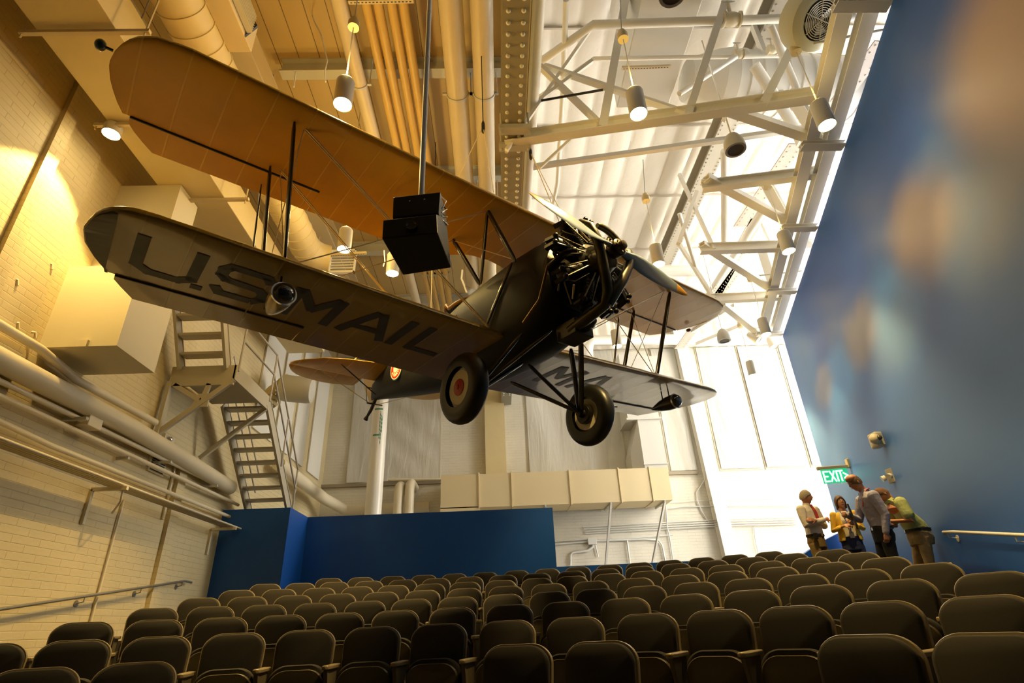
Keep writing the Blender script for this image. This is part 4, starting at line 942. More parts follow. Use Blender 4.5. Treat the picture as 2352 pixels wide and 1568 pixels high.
# struts
def strut(name,a,c,w,t,par=PL,m=STR):
    a=V(a); c=V(c); d=(c-a).normalized(); u=V((1,0,0)); sd=d.cross(u).normalized(); u=sd.cross(d).normalized(); rings=[]
    for k,s in ((0,.55),(.06,1),(.5,1.1),(.94,1),(1,.55)):
        p=a.lerp(c,k); rings.append([p+u*w/2*s*math.cos(2*PI*j/12)+sd*t/2*s*math.sin(2*PI*j/12) for j in range(12)])
    return MB().loft(rings).build(name,m,par,smooth=50)
ys,yl=3.349,3.127; fu,ru=-1.482,-2.321; fl_,rl=-1.949,-2.796
for s in (-1,1):
    strut('interplane_strut',(fu,s*ys,uzf(ys)),(fl_,s*yl,lzf(yl)+.12),.085,.04); strut('interplane_strut',(ru,s*ys,uzf(ys)),(rl,s*yl,lzf(yl)+.08),.085,.04)
    strut('aileron_strut',(-2.70,s*3.34,uzf(ys)),(-3.10,s*3.2,lzf(yl)+.03),.045,.022)
    strut('cabane_strut',(-1.48,s*.72,1.236),(-1.30,s*.44,.40),.075,.035); strut('cabane_strut',(-1.48,s*.72,1.236),(-2.08,s*.44,.46),.06,.03); strut('cabane_strut',(-2.30,s*.75,1.236),(-2.10,s*.44,.46),.075,.035)
    strut('side_strut',(-1.30,s*.50,.36),(-1.95,s*.50,-.33),.06,.03)
def bw(a,c,r=.008): return MB().tube([a,c],r,5).build('bracing_wire',WIRE,PL,smooth=60)
for s in (-1,1):
    U1=(fu-.04,s*(ys-.12),uzf(ys)-.01); U2=(ru,s*(ys-.12),uzf(ys)-.01); C1=(-1.45,s*.55,.40); C2=(-2.1,s*.5,.40)
    B1=(-1.80,s*.56,lzf(.5)+.13); B2=(-2.9,s*.56,lzf(.5)+.08); L1=(fl_,s*yl,lzf(yl)+.12); L2=(rl,s*yl,lzf(yl)+.09)
    bw(U1,B1); bw((U1[0]+.03,U1[1],U1[2]),(B1[0]+.03,B1[1],B1[2])); bw(U2,B2); bw((U2[0]+.03,U2[1],U2[2]),(B2[0]+.03,B2[1],B2[2]))
    bw(L1,(-1.48,s*.72,1.22)); bw(L2,(-2.30,s*.75,1.22)); bw(U1,L2,.006); bw(U2,L1,.006)
    bw((-1.48,s*.72,1.22),(-2.08,s*.44,.5),.006); bw((-2.3,s*.75,1.22),(-1.3,s*.44,.42),.006)
# undercarriage
WX,WY,WZ=-1.685,1.042,-1.368
for s in (-1,1):
    hub=(WX,s*(WY-.16),WZ)
    strut('gear_strut',hub,(-.95,s*.25,-.72),.075,.04); strut('gear_strut',(hub[0]-.03,hub[1],hub[2]),(-1.30,s*.42,-.66),.075,.045); strut('gear_strut',hub,(-2.45,s*.30,-.76),.065,.035)
    strut('axle',(WX,s*(WY-.2),WZ),(-1.75,s*.05,-.80),.055,.05)
    a=V((0,s,0)); c=V((WX,s*WY,WZ))
    prof=[(-.10,.24),(-.105,.30)]
    for k in range(13):
        t=PI*(k/12); prof.append((-.105*math.cos(t),.31+.115*math.sin(t)**.8))
    prof+=[(.105,.30),(.10,.24)]
    W=MB().lathe(c,a,prof,40,caps=False).build('wheel',TYRE,PL,smooth=60)
    NV=mat('wheel_navy',(.012,.014,.022),.22,coat=.4); CR=mat('wheel_cream',(.85,.76,.52),.4); RD=mat('wheel_red',(.55,.02,.01),.35)
    MB().lathe(c,a,[(-.05,.02),(-.055,.20),(-.08,.31),(.08,.31),(.055,.215),(.05,.10),(.05,.02)],40).build('wheel_disc',NV,W,smooth=60)
    ro=MB().lathe(c+a*.052,a,[(.0,.08),(.012,.085),(.012,.205),(.0,.212)],40,caps=False).build('cream_ring',CR,W,smooth=40)
    MB().lathe(c+a*.055,a,[(0,.10),(.018,.10),(.03,.03),(.04,.025),(.045,.0)],32).build('red_hub_cap',RD,W,smooth=30)
    MB().lathe(c-a*.057,-a,[(0,.13),(.0,.215),(.014,.215),(.014,.12)],40).build('inner_cream_ring',CR,W,smooth=30)
    MB().lathe(c-a*.06,-a,[(0,.14),(.05,.14),(.06,.12),(.075,.12),(.08,.06),(.16,.05),(.17,.02)],28).build('brake_drum',EN,W,smooth=30)
# tail
TLE=([0,.5,.95,1.3,1.55,1.68,1.72],[-5.35,-5.42,-5.52,-5.68,-5.9,-6.06,-6.215]); TTE=([0,.28,.32,.8,1.25,1.5,1.65,1.72],[-6.35,-6.38,-6.66,-6.80,-6.74,-6.62,-6.43,-6.25])
def tail_r(y,a,b,t0): return [(a+(b-a)*t,y,.509+(t0*math.sin(PI*min(1,t*.9+.05)))) for t in (0,.1,.3,.6,.9,1)]+[(a+(b-a)*t,y,.509-(t0*math.sin(PI*min(1,t*.9+.05)))) for t in (1,.9,.6,.3,.1,0)]
ty=[0,.15,.28,.32,.5,.7,.9,1.1,1.3,1.45,1.55,1.62,1.68,1.71]
full=[-y for y in ty[:0:-1]]+ty
ST_=MB().loft([tail_r(y,itp(abs(y),*TLE),-6.228,.022) for y in full]).build('stabilizer',YW,PL,smooth=50)
for s in (-1,1):
    MB().loft([tail_r(s*y,-6.235,itp(y,*TTE),.016) for y in ty if .3<y]).build('elevator',YW,ST_,smooth=50)
    strut('tail_strut',(-5.75,s*.95,.49),(-6.05,s*.09,.14),.03,.018); bw((-6.2,s*1.15,.49),(-6.35,s*.03,.05)); bw((-5.7,s*.8,.53),(-5.95,s*.02,1.4))
    MB().tube([(-6.0,s*.16,.50),(-6.1,s*.30,.62),(-6.28,s*.33,.70)],.010,6).build('control_horn',ENM,ST_,smooth=60)
MB().prism([(-5.35,-.015,.60),(-6.2,-.015,.56),(-6.2,-.015,1.55),(-6.0,-.015,1.52),(-5.7,-.015,1.15)],(0,.03,0)).build('fin',YW,PL,bevel=.01)
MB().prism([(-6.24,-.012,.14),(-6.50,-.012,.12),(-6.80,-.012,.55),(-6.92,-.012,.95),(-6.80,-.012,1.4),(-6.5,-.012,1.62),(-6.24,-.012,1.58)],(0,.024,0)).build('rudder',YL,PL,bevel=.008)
b=MB(); b.tube([(-6.25,0,.16),(-6.45,0,-.02),(-6.60,0,-.10),(-6.67,0,-.15)],[.035,.035,.028,.05],10); b.bar((-6.30,-.16,.05),(-6.30,.16,.05),.03,.02); b.bar((-6.42,-.14,.42),(-6.42,.14,.42),.03,.02); b.tube([(-6.30,-.16,.05),(-6.42,-.14,.42)],.006,5)
b.build('tail_skid',STR,PL,smooth=50)
# landing lights under the lower wing
def nac(y,x,m,label):
    z=lzf(y)-.27
    n=MB().lathe((x+.16,y,z),(-1,0,0),[(0,.02),(.0,.085),(.02,.112),(.10,.125),(.2,.12),(.34,.095),(.46,.055),(.54,.02),(.56,.002)],28).build('landing_light',m,PL,smooth=40); n['label']=label
    MB().lathe((x+.15,y,z),(1,0,0),[(0,.105),(.03,.095),(.055,.06),(.065,.0)],24).build('light_glass',mat('lamp_glass_dark',(.03,.03,.025),.05,coat=1),n,smooth=50)
    MB().lathe((x+.10,y,z),(1,0,0),[(0,.126),(.03,.128)],28).build('light_rim',CHROME,n,smooth=30)
    for dx in (.02,-.12): MB().tube([(x+dx,y-.02,z+.1),(x+dx,y-.02,lzf(y)-.02)],.012,6).build('light_post',STR,n)
nac(-3.12,-1.95,mat('nacelle_tan',(.42,.33,.16),.22,.5),'polished tan landing light'); nac(3.46,-2.0,mat('nacelle_dark',(.07,.065,.05),.2,.6),'dark landing light')
# wing tip lamps, pitot, pull wires
MB().sphere((-1.62,-5.10,1.27),(.055,.05,.06),12,8).build('tip_lamp',mat('tip_lamp_dark',(.03,.06,.05),.15,coat=.6),UW,smooth=60)
MB().tube([(-1.62,-5.0,1.27),(-1.62,-5.07,1.27)],.015,6).build('tip_lamp_stem',STR,UW)
MB().sphere((-2.18,4.86,1.19),(.05,.05,.035),12,8).build('tip_lamp',mat('tip_lamp_red',(.16,.01,.01),.15,coat=.6),UW,smooth=60)
MB().tube([(-2.67,-3.25,lzf(3.2)-.0),(-2.80,-3.27,lzf(3.2)-.16)],.007,6).build('drain_wire',WIRE,LW)
MB().tube([(-3.2,3.1,-.42),(-3.05,3.0,-.5),(-2.9,3.15,-.52)],.012,6).build('control_rod',STR,LW)
MB().tube([(-1.05,.55,1.2),(-1.3,.1,.9),(-1.35,-.05,.75)],.012,6).build('fuel_gauge_pipe',STR,UW)
# suspension cables
def cable(pts,label,r=.008):
    e=empty('suspension_cable',pts[0],0,label,'cable','steel cables holding the biplane')
    o=V(pts[0])
    MB().tube([V(p)-o for p in pts[:2]],r,6).build('top_cable',DARK,e,smooth=60)
    for q in pts[2:]: MB().tube([V(pts[1])-o,V(q)-o],r*.8,6).build('sling_cable',WIRE,e,smooth=60)
    MB().lathe(V(pts[1])-o-V((0,0,.16)),(0,0,1),[(0,.012),(.03,.028),(.2,.028),(.26,.012)],10).build('shackle',DARK,e,smooth=40)
def A_(x,y,z): return AM@V((x,y,z))
q1=A_(-1.25,-.78,1.36); q2=A_(-2.5,-1.0,1.36); j=q1+V((-.12,.3,1.6)); cable([V((j.x,j.y,ZC-.3)),j,q1,q2],'steel cable and sling holding the upper wing left of the riveted girder')
q1=A_(-1.3,.72,1.36); q2=A_(-.75,.0,.58); j=q1+V((-.25,.05,1.5)); cable([V((.6,j.y,7.2)),V((.72,j.y,j.z+.2)),q1,q2],'steel cable and sling holding the biplane nose beside the riveted girder')
q1=A_(-4.2,0,.76); j=q1+V((0,0,2.4)); cable([V((j.x,j.y,ZC-.3)),j,q1],'steel cable holding the rear of the biplane body')
# ================================================================ SEATS
UPH=mat('seat_upholstery',(.016,.012,.007),.85,noise=(60,.25),sheen=.25)
SHELL=mat('seat_shell_plastic',(.30,.24,.13),.30)
PAN=mat('seat_pan_plastic',(.085,.068,.032),.35)
FRM=mat('seat_frame_paint',(.17,.14,.08),.42)
def rr_poly(w,h,r,n=7,wb=None):  # rounded-top panel outline, bottom at z=0, top at h
    wb=wb or w; p=[(-wb/2,0)]
    for i in range(n+1):
        a=PI-PI/2*i/n; p.append((-w/2+r+r*math.cos(a),h-r*.8+r*.8*math.sin(a)))
    for i in range(n+1):
        a=PI/2-PI/2*i/n; p.append((w/2-r+r*math.cos(a),h-r*.8+r*.8*math.sin(a)))
    p.append((wb/2,0))
    # slight crown of the top edge
    return [(x,z+(.012*(1-(2*x/w)**2) if z>h*.6 else 0)) for x,z in p]
def panel(poly,th,fr,inset=.012,arch=0):
    # poly (x,z), extruded along y with a soft edge; fr maps (x,y,z)
    b=MB(); cx=0; cz=sum(p[1] for p in poly)/len(poly)
    def ring(y,k): return [fr(cx+(x-cx)*(1-k),y-arch*(2*x/.5)**2,cz+(z-cz)*(1-k)) for x,z in poly]
    k=inset/.25
    b.loft([ring(0,k*1.2),ring(th*.25,k*.25),ring(th*.5,0),ring(th*.8,k*.3),ring(th,k*1.4)]); return b
def tilt(y0,z0,deg):
    c,s=math.cos(math.radians(deg)),math.sin(math.radians(deg))
    return lambda x,y,z:(x,y0+y*c-z*s,z0+z*c+y*s)
def make_chair():
    t=empty('theatre_seat')
    # facing +y; back upper edge at y=0,z=.85
    fb=tilt(.085,.38,10)
    panel(rr_poly(.490,.475,.135,wb=.465),.035,tilt(.055,.385,10),.006,.0).build('back_shell',SHELL,t,smooth=40)
    panel(rr_poly(.462,.450,.125,wb=.44),.05,tilt(.09,.40,10),.02,.0).build('backrest',UPH,t,smooth=50)
    c=panel(rr_poly(.455,.30,.13,wb=.43),.075,tilt(.165,.305,3),.02,.0).build('seat_cushion',UPH,t,smooth=50)
    panel(rr_poly(.425,.262,.12,wb=.40),.045,tilt(.235,.31,2),.010,.0)  .build('seat_pan',PAN,t,smooth=45)
    for s in (-1,1): MB().lathe((s*.18,.285,.335),(0,1,0),[(-.02,.022),(.008,.02),(.008,.012)],10).build('pan_bolt',DARK,t)
    MB().tube([(-.27,.17,.34),(.27,.17,.34)],.016,8).build('cross_bar',FRM,t,smooth=60)
    return t
def make_side(s,par):
    b=MB(); x=s*.28
    rings=[]
    for z,w,y0,y1 in ((0,.032,.02,.34),(.03,.032,.04,.30),(.30,.030,.10,.28),(.50,.032,.08,.33),(.575,.034,.06,.36)):
        rings.append([(x-w/2,y0,z),(x+w/2,y0,z),(x+w/2,y1,z),(x-w/2,y1,z)])
    b.loft(rings); o=b.build('standard',FRM,par,bevel=.006)
    p=[(x-.030,.03),(x-.034,.30),(x-.026,.372),(x,.385),(x+.026,.372),(x+.034,.30),(x+.030,.03)]
    a=MB().prism([(q[0],q[1],.575) for q in p],(0,0,.032)).build('armrest',mat('armrest_wood_tone',(.34,.27,.15),.3),par,smooth=30,bevel=.008)
    f=MB().box((x-.035,.0,0),(x+.035,.36,.012)).build('foot',FRM,par)
    return [o,a,f]
CH={1:[(-2.875,4.038),(-2.381,4.245),(0.107,4.234),(0.628,4.007),(1.788,3.065),(2.087,2.65)],2:[(-3.721,4.67),(-3.264,4.926),(-2.755,5.141),(-2.213,5.298),(-1.654,5.391),(-1.097,5.417),(-0.523,5.375),(0.057,5.262),(0.609,5.081),(1.142,4.831),(1.605,4.542),(2.018,4.216),(2.391,3.847),(2.738,3.418)],3:[(-3.785,5.749),(-3.273,5.981),(-2.733,6.165),(-2.196,6.29),(-1.632,6.366),(-1.072,6.385),(-0.487,6.347),(0.095,6.249),(0.649,6.096),(1.201,5.882),(1.714,5.621),(2.199,5.309),(2.634,4.964),(3.05,4.562),(3.423,4.121)],4:[(-3.779,6.82),(-3.251,7.019),(-2.715,7.171),(-2.167,7.277),(-1.6,7.34),(-1.054,7.354),(-0.5,7.323),(0.042,7.247),(0.583,7.126),(1.103,6.964),(1.617,6.757),(2.116,6.506),(2.574,6.227),(3.0,5.918),(3.399,5.579),(3.788,5.191)],5:[(-3.805,7.851),(-3.274,8.025),(-2.734,8.159),(-2.175,8.255),(-1.608,8.31),(-1.049,8.322),(-0.477,8.293),(0.087,8.222),(0.659,8.107),(1.202,7.954),(1.751,7.754),(2.269,7.52),(2.766,7.25),(3.244,6.943),(3.689,6.608),(4.103,6.247)],6:[(-3.788,8.881),(-3.244,9.036),(-2.699,9.153),(-2.147,9.235),(-1.616,9.279),(-1.068,9.291),(-0.527,9.269),(0.021,9.212),(0.569,9.119),(1.086,8.997),(1.623,8.835),(2.131,8.645),(2.643,8.416),(3.116,8.167),(3.575,7.887),(4.011,7.584),(4.443,7.241)],7:[(-3.788,9.893),(-3.271,10.025),(-2.744,10.128),(-2.19,10.204),(-1.636,10.248),(-1.071,10.26),(-0.508,10.239),(0.063,10.183),(0.628,10.094),(1.196,9.97),(1.748,9.813),(2.278,9.629),(2.802,9.411),(3.312,9.163),(3.805,8.886),(4.273,8.586),(4.718,8.264)],8:[(-3.7,10.92),(-3.095,11.05),(-2.539,11.138),(-1.967,11.198),(-1.399,11.226),(-0.832,11.224),(-0.262,11.192),(0.322,11.126),(0.884,11.032),(1.435,10.908),(1.986,10.754),(2.497,10.581),(2.994,10.384),(3.493,10.156),(3.971,9.908),(4.441,9.633)]}
CH[8]=CH[8][1:]
proto=make_chair(); sideL=make_side(-1,proto); sideR=make_side(1,proto)
allk=list(kids(proto)); base=[c for c in allk if c not in sideR]
first=True
ROWN={1:'front row',2:'second row',3:'third row',4:'fourth row',5:'fifth row',6:'sixth row',7:'seventh row',8:'rearmost row'}
for k,pts in CH.items():
    n=len(pts)
    for i,(x,y) in enumerate(pts):
        ang=math.atan2(x-CXs,y-CYs)      # seat faces the centre of the arcs: +y -> (-sin,-cos)
        r=proto.copy(); COL.objects.link(r)
        r.location=(x,y,FLZ[k-1]); r.rotation_euler=(0,0,PI-ang)
        nxt=pts[i+1] if i+1<n else None
        # +x of the seat points to camera left; each seat owns the side on the camera-left, the last one both
        gap=(nxt is None) or math.hypot(nxt[0]-x,nxt[1]-y)>.8
        for c in (allk if gap else [q for q in allk if q not in sideL]):
            d=c.copy(); COL.objects.link(d); d.parent=r
        r['label']='dark folded theatre seat, %s from the left in the %s'%(ORD[i+1],ROWN[k]); r['category']='seat'; r['group']='folded theatre seats, '+ROWN[k]
for c in allk: bpy.data.objects.remove(c)
bpy.data.objects.remove(proto)
# ================================================================ PEOPLE
def cap(b,pts,rs,n=12,sq=1.0):
    # rounded tapered limb through pts
    P=[V(p) for p in pts]; 
    d0=(P[0]-P[1]).normalized()*rs[0]; d1=(P[-1]-P[-2]).normalized()*rs[-1]
    path=[P[0]+d0*.85,P[0]+d0*.45]+P+[P[-1]+d1*.45,P[-1]+d1*.85]
    b.tube(path,[rs[0]*.4,rs[0]*.85]+list(rs)+[rs[-1]*.85,rs[-1]*.4],n,squash=sq)
def rings(b,secs,n=20):
    # secs: (center, rx, ry, tilt) stacked body sections; closes with smaller end rings
    R=[]
    for i,(c,rx,ry,tl) in enumerate(secs):
        c=V(c); R.append([c+V((rx*math.cos(2*PI*j/n),ry*math.sin(2*PI*j/n)*math.cos(tl),ry*math.sin(2*PI*j/n)*math.sin(tl))) for j in range(n)])
    b.loft(R)
def remesh(o,vox=.008,sm=2):
    m=o.modifiers.new('remesh','REMESH'); m.mode='VOXEL'; m.voxel_size=vox; m.use_smooth_shade=True
    if sm: s=o.modifiers.new('smooth','SMOOTH'); s.iterations=sm; s.factor=.5
    return o
def head(b,c,yaw,pitch,roll=0,s=1.0,fat=1.0):
    M=Matrix.Translation(c)@Matrix.Rotation(yaw,4,'Z')@Matrix.Rotation(pitch,4,'X')@Matrix.Rotation(roll,4,'Y')
    n,m=36,26; R=[]
    for i in range(1,m):
        t=PI*i/m; rg=[]
        for j in range(n):
            p=2*PI*j/n; x=math.sin(t)*math.cos(p); y=math.sin(t)*math.sin(p); z=-math.cos(t)
            jaw=1-.30*max(0,-z)**1.3
            X=x*.076*fat*jaw; Y=y*(.098 if y<0 else .092)*(1-.12*max(0,-z)); Z=z*.122
            if y>0:
                fx=math.exp(-(X/.014)**2)
                Y+=.026*fx*math.exp(-((Z+.018)/.020)**2)          # nose
                Y+=.012*fx*math.exp(-((Z-.008)/.022)**2)
                Y+=.008*math.exp(-(X/.05)**2)*math.exp(-((Z-.036)/.012)**2)   # brow
                Y-=.013*(math.exp(-((abs(X)-.031)/.013)**2))*math.exp(-((Z-.016)/.012)**2)  # eye sockets
                Y+=.007*math.exp(-(X/.024)**2)*math.exp(-((Z+.056)/.009)**2)  # lips
                Y-=.005*math.exp(-(X/.028)**2)*math.exp(-((Z+.072)/.007)**2)
                Y+=.009*math.exp(-(X/.022)**2)*math.exp(-((Z+.096)/.016)**2)  # chin
            rg.append(M@V((X*s,Y*s,Z*s)))
        R.append(rg)
    b.loft(R)
    for sx in (-1,1):
        b.loft([[M@(V((sx*(.070+.010*k)*fat,-.008+ .017*math.cos(2*PI*j/10)*(1-.25*k),.0+.032*math.sin(2*PI*j/10)*(1-.25*k)))*s) for j in range(10)] for k in (0,1,1.6)])
    return M
def hand(b,w,d,up,s=1.0,curl=.5,side=1):
    # w wrist, d finger direction, up = back-of-hand normal
    w=V(w); d=V(d).normalized(); up=V(up); up=(up-d*up.dot(d)).normalized(); sd=d.cross(up)*side
    b.loft([[w+d*t+sd*(wd*math.cos(2*PI*j/12))+up*(.015*math.sin(2*PI*j/12)) for j in range(12)] for t,wd in ((-.02,.024),(0,.028),(.04,.040),(.085,.040),(.095,.034))])
    for i,L in enumerate((.070,.080,.074,.058)):
        o=w+d*.085+sd*(.030-.020*i); p=[o]; a=0
        for q in (.42,.32,.26):
            a+=curl; p.append(p[-1]+(d*math.cos(a)-up*math.sin(a))*L*q)
        cap(b,p,[.0095,.009,.0085,.0075],8)
    o=w+d*.025+sd*.034; cap(b,[o,o+d*.028+sd*.024-up*.012,o+d*.055+sd*.022-up*.03],[.013,.011,.009],8)
SK={}
def skin(col): return mat('skin_%02d'%len(SK),col,.5) 
def face_bits(M,s,par,iris=(.08,.05,.03),lip=(.45,.18,.13),brow=(.2,.17,.14)):
    for sx in (-1,1):
        c=M@V((sx*.030*s,.078*s,.016*s)); e=MB().sphere((0,0,0),.0115*s,12,8).build('eye',mat('eye_white',(.7,.68,.62),.3),par,smooth=60,loc=c)
        f=(M.to_3x3()@V((0,1,0))); MB().sphere(f*.0065*s,.0065*s,8,6).build('iris',mat('iris_dark',iris,.2),e,smooth=60)
        b=MB(); b.tube([M@V((sx*.014*s,.094*s,.034*s)),M@V((sx*.030*s,.091*s,.040*s)),M@V((sx*.046*s,.080*s,.034*s))],.0035*s,6); b.build('eyebrow',mat('brow_%d'%int(brow[0]*100),brow,.8),par,smooth=60)
    b=MB(); b.tube([M@V((-.022*s,.090*s,-.056*s)),M@V((0,.100*s,-.055*s)),M@V((.022*s,.090*s,-.056*s))],.0045*s,6); b.build('lips',mat('lip_tone',lip,.5),par,smooth=60)
def hair(M,s,par,m,lo=-.1,front=.35,thick=.010,top=True,length=0,fringe=0,fat=1.0):
    b=MB(); n,mm=32,18; R=[]
    for i in range(mm+1):
        rg=[]
        for j in range(n):
            p=2*PI*j/n; fr=max(0,math.sin(p))
            zlo=lo+(front-lo)*fr**.8
            z0=-1 if False else zlo; z=z0+(1-z0)*(i/mm)**.9
            z=min(.999,z); rr=math.sqrt(max(0,1-z*z)) if z>-.2 else 1.0
            k=1+thick/.09
            if z<-.2: rr=.98*(1+.25*(z+.2)*.0)
            rg.append(M@(V((rr*math.cos(p)*.078*fat*k,rr*math.sin(p)*(.098 if math.sin(p)<0 else .090)*k,z*.124*k+.002))*s))
        R.append(rg)
    b.loft(R,caps=True); o=b.build('hair',m,par,smooth=70); 
    tx=bpy.data.textures.new('hair_noise','CLOUDS'); tx.noise_scale=.03
    d=o.modifiers.new('strands','DISPLACE'); d.texture=tx; d.strength=.010; d.mid_level=.5
    return o
def person(loc,heading,label,build):
    a=math.atan2(-heading[0],heading[1])
    e=empty('person',loc,a,label,'person','people standing at the rear right'); build(e); return e
SHIRT_W=mat('white_dress_shirt',(.62,.56,.50),.75,noise=(25,.05),bump=(22,.5)); BELT=mat('black_belt',(.012,.010,.008),.4)
def legs(e,m,hz=.93,spread=.10,hip=(.165,.125),front=(0,0),foot=True,kneeb=(.02,.02),shift=(0,0,0),lean=0,skirt=False):
    b=MB(); S=V(shift)
    rings(b,[(S+V((0,0,hz+.10)),hip[0]*.93,hip[1]*.92,0),(S+V((0,0,hz+.04)),hip[0],hip[1],0),(S+V((0,-.01,hz-.04)),hip[0]*1.04,hip[1]*1.1,0),(S+V((0,0,hz-.13)),hip[0]*.98,hip[1]*1.0,0)])
    for i,sx in enumerate((-1,1)):
        H=S+V((sx*.085,0,hz-.08)); K=V((sx*spread,front[i]*.5+kneeb[i],.50)); A=V((sx*(spread+.02),front[i],.07))
        cap(b,[H,H.lerp(K,.5)+V((0,.005,0)),K,K.lerp(A,.4)+V((0,-.015,0)),A],[.092,.082,.066,.064,.058],14)
    o=remesh(b.build('trousers',m,e),.009,3)
    for i,sx in enumerate((-1,1)):
        A=V((sx*(spread+.02),front[i],0)); f=MB(); f.loft([[A+V((wd*math.cos(2*PI*j/14),y,zc+h*math.sin(2*PI*j/14))) for j in range(14)] for y,wd,zc,h in ((-.09,.025,.04,.03),(-.06,.037,.045,.045),(.0,.040,.050,.048),(.08,.046,.035,.034),(.15,.044,.026,.025),(.19,.026,.02,.018))]); f.build('shoe',mat('black_shoe',(.015,.012,.01),.35),e,smooth=60)
    return o
def belt(e,z,rx,ry,c=(0,0)):
    pts=[(c[0]+rx*math.cos(2*PI*i/28),c[1]+ry*math.sin(2*PI*i/28),z) for i in range(29)]; b=MB()
    for p,q in zip(pts[:-1],pts[1:]): b.bar(p,q,.008,.036)
    o=b.build('belt',BELT,e); MB().box((c[0]-.02,c[1]+ry-.002,z-.022),(c[0]+.02,c[1]+ry+.010,z+.022)).build('buckle',CHROME,o); return o
def body_skin(e,m,headc,yaw,pitch,neck,arms,roll=0,s=1.0,fat=1.0):
    b=MB(); M=head(b,headc,yaw,pitch,roll,s,fat)
    cap(b,[neck,V(neck).lerp(V(headc)+M.to_3x3()@V((0,-.025,-.06)),.6),V(headc)+M.to_3x3()@V((0,-.018,-.05))],[.062,.058,.056],14)
    rings(b,[((0,0,.95),.13,.10,0),((0,0,1.15),.12,.09,0),(V(neck)+V((0,0,-.12)),.14,.09,0),(V(neck)+V((0,0,-.02)),.07,.06,0),(V(neck)+V((0,0,.02)),.05,.05,0)])
    for sx in (-1,1): cap(b,[(sx*.09,0,.95),(sx*.10,0,.5),(sx*.12,0,.1)],[.06,.045,.035],10)
    for a in arms:
        cap(b,a['pts'],a.get('r',[.045,.040,.034,.027]),12); hand(b,a['hand'],a['dir'],a['up'],a.get('s',1),a.get('curl',.5),a.get('side',1))
    o=remesh(b.build('body',m,e),.0065,1); return o,M
# --- man with arms crossed
def m1(e):
    sk=mat('skin_ruddy',(.50,.22,.12),.5); N=V((0,-.005,1.53)); H=V((0,.03,1.665))
    Ls,Rs=V((-.19,0,1.46)),V((.19,0,1.46)); Le,Re=V((-.25,.05,1.17)),V((.25,.05,1.17))
    Lw,Rw=V((.12,.17,1.235)),V((-.10,.225,1.255))
    bo,M=body_skin(e,sk,H,.45,.0,N,[dict(pts=[Ls,Le,Lw],r=[.04,.04,.028],hand=Lw,dir=(.8,-.15,.15),up=(0,1,.2),curl=.35,side=-1),dict(pts=[Rs,Re,Rw],r=[.04,.04,.028],hand=Rw,dir=(-.9,-.1,.1),up=(0,1,.3),curl=.3,side=1)])
    face_bits(M,1,bo,brow=(.3,.25,.2)); hair(M,1,bo,mat('grey_hair',(.33,.27,.19),.7),lo=-.15,front=.34,thick=.014)
    b=MB(); rings(b,[((0,0,.98),.155,.118,0),((0,0,1.02),.168,.128,0),((0,.005,1.12),.165,.125,0),((0,.01,1.28),.180,.128,0),((0,0,1.42),.195,.112,0),((0,-.005,1.49),.13,.085,0),((0,-.008,1.535),.070,.064,0)])
    cap(b,[Ls,Ls.lerp(Le,.5),Le,Le.lerp(Lw,.5),Le.lerp(Lw,.88)],[.078,.070,.062,.056,.046],14); cap(b,[Rs,Rs.lerp(Re,.5),Re,Re.lerp(Rw,.5),Re.lerp(Rw,.88)],[.078,.070,.062,.056,.046],14)
    remesh(b.build('shirt',SHIRT_W,e),.008,3)
    b=MB(); b.lathe((0,-.006,1.52),(0,.12,1),[(0,.072),(.045,.064),(.05,.060),(.01,.066)],24,caps=False); b.build('collar',SHIRT_W,e,smooth=50)
    t=MB(); t.hexa([(-.022,.105,1.49),(.022,.105,1.49),(.022,.085,1.50),(-.022,.085,1.50),(-.026,.088,1.535),(.026,.088,1.535),(.02,.07,1.53),(-.02,.07,1.53)]); t.loft([[(x*w,y,z),(x*w*1,y-.012,z)] and [( w,y,z),(-w,y,z),(-w,y-.012,z),(w,y-.012,z)] for w,y,z,x in ((.018,.108,1.49,1),(.030,.140,1.42,1),(.036,.150,1.32,1),(.040,.150,1.24,1))]); t.build('red_tie',mat('red_tie',(.42,.035,.015),.6),e)
    legs(e,mat('olive_brown_trousers',(.20,.125,.030),.8,bump=(14,.6)),spread=.11); belt(e,1.005,.172,.132)
    MB().box((.12,.10,.93),(.19,.15,1.03)).build('phone_pouch',BELT,e,bevel=.008)
P1=(5.64,10.26,.197); person(P1,(.42,-.90),'person in pale shirt and red tie standing with arms crossed',m1)
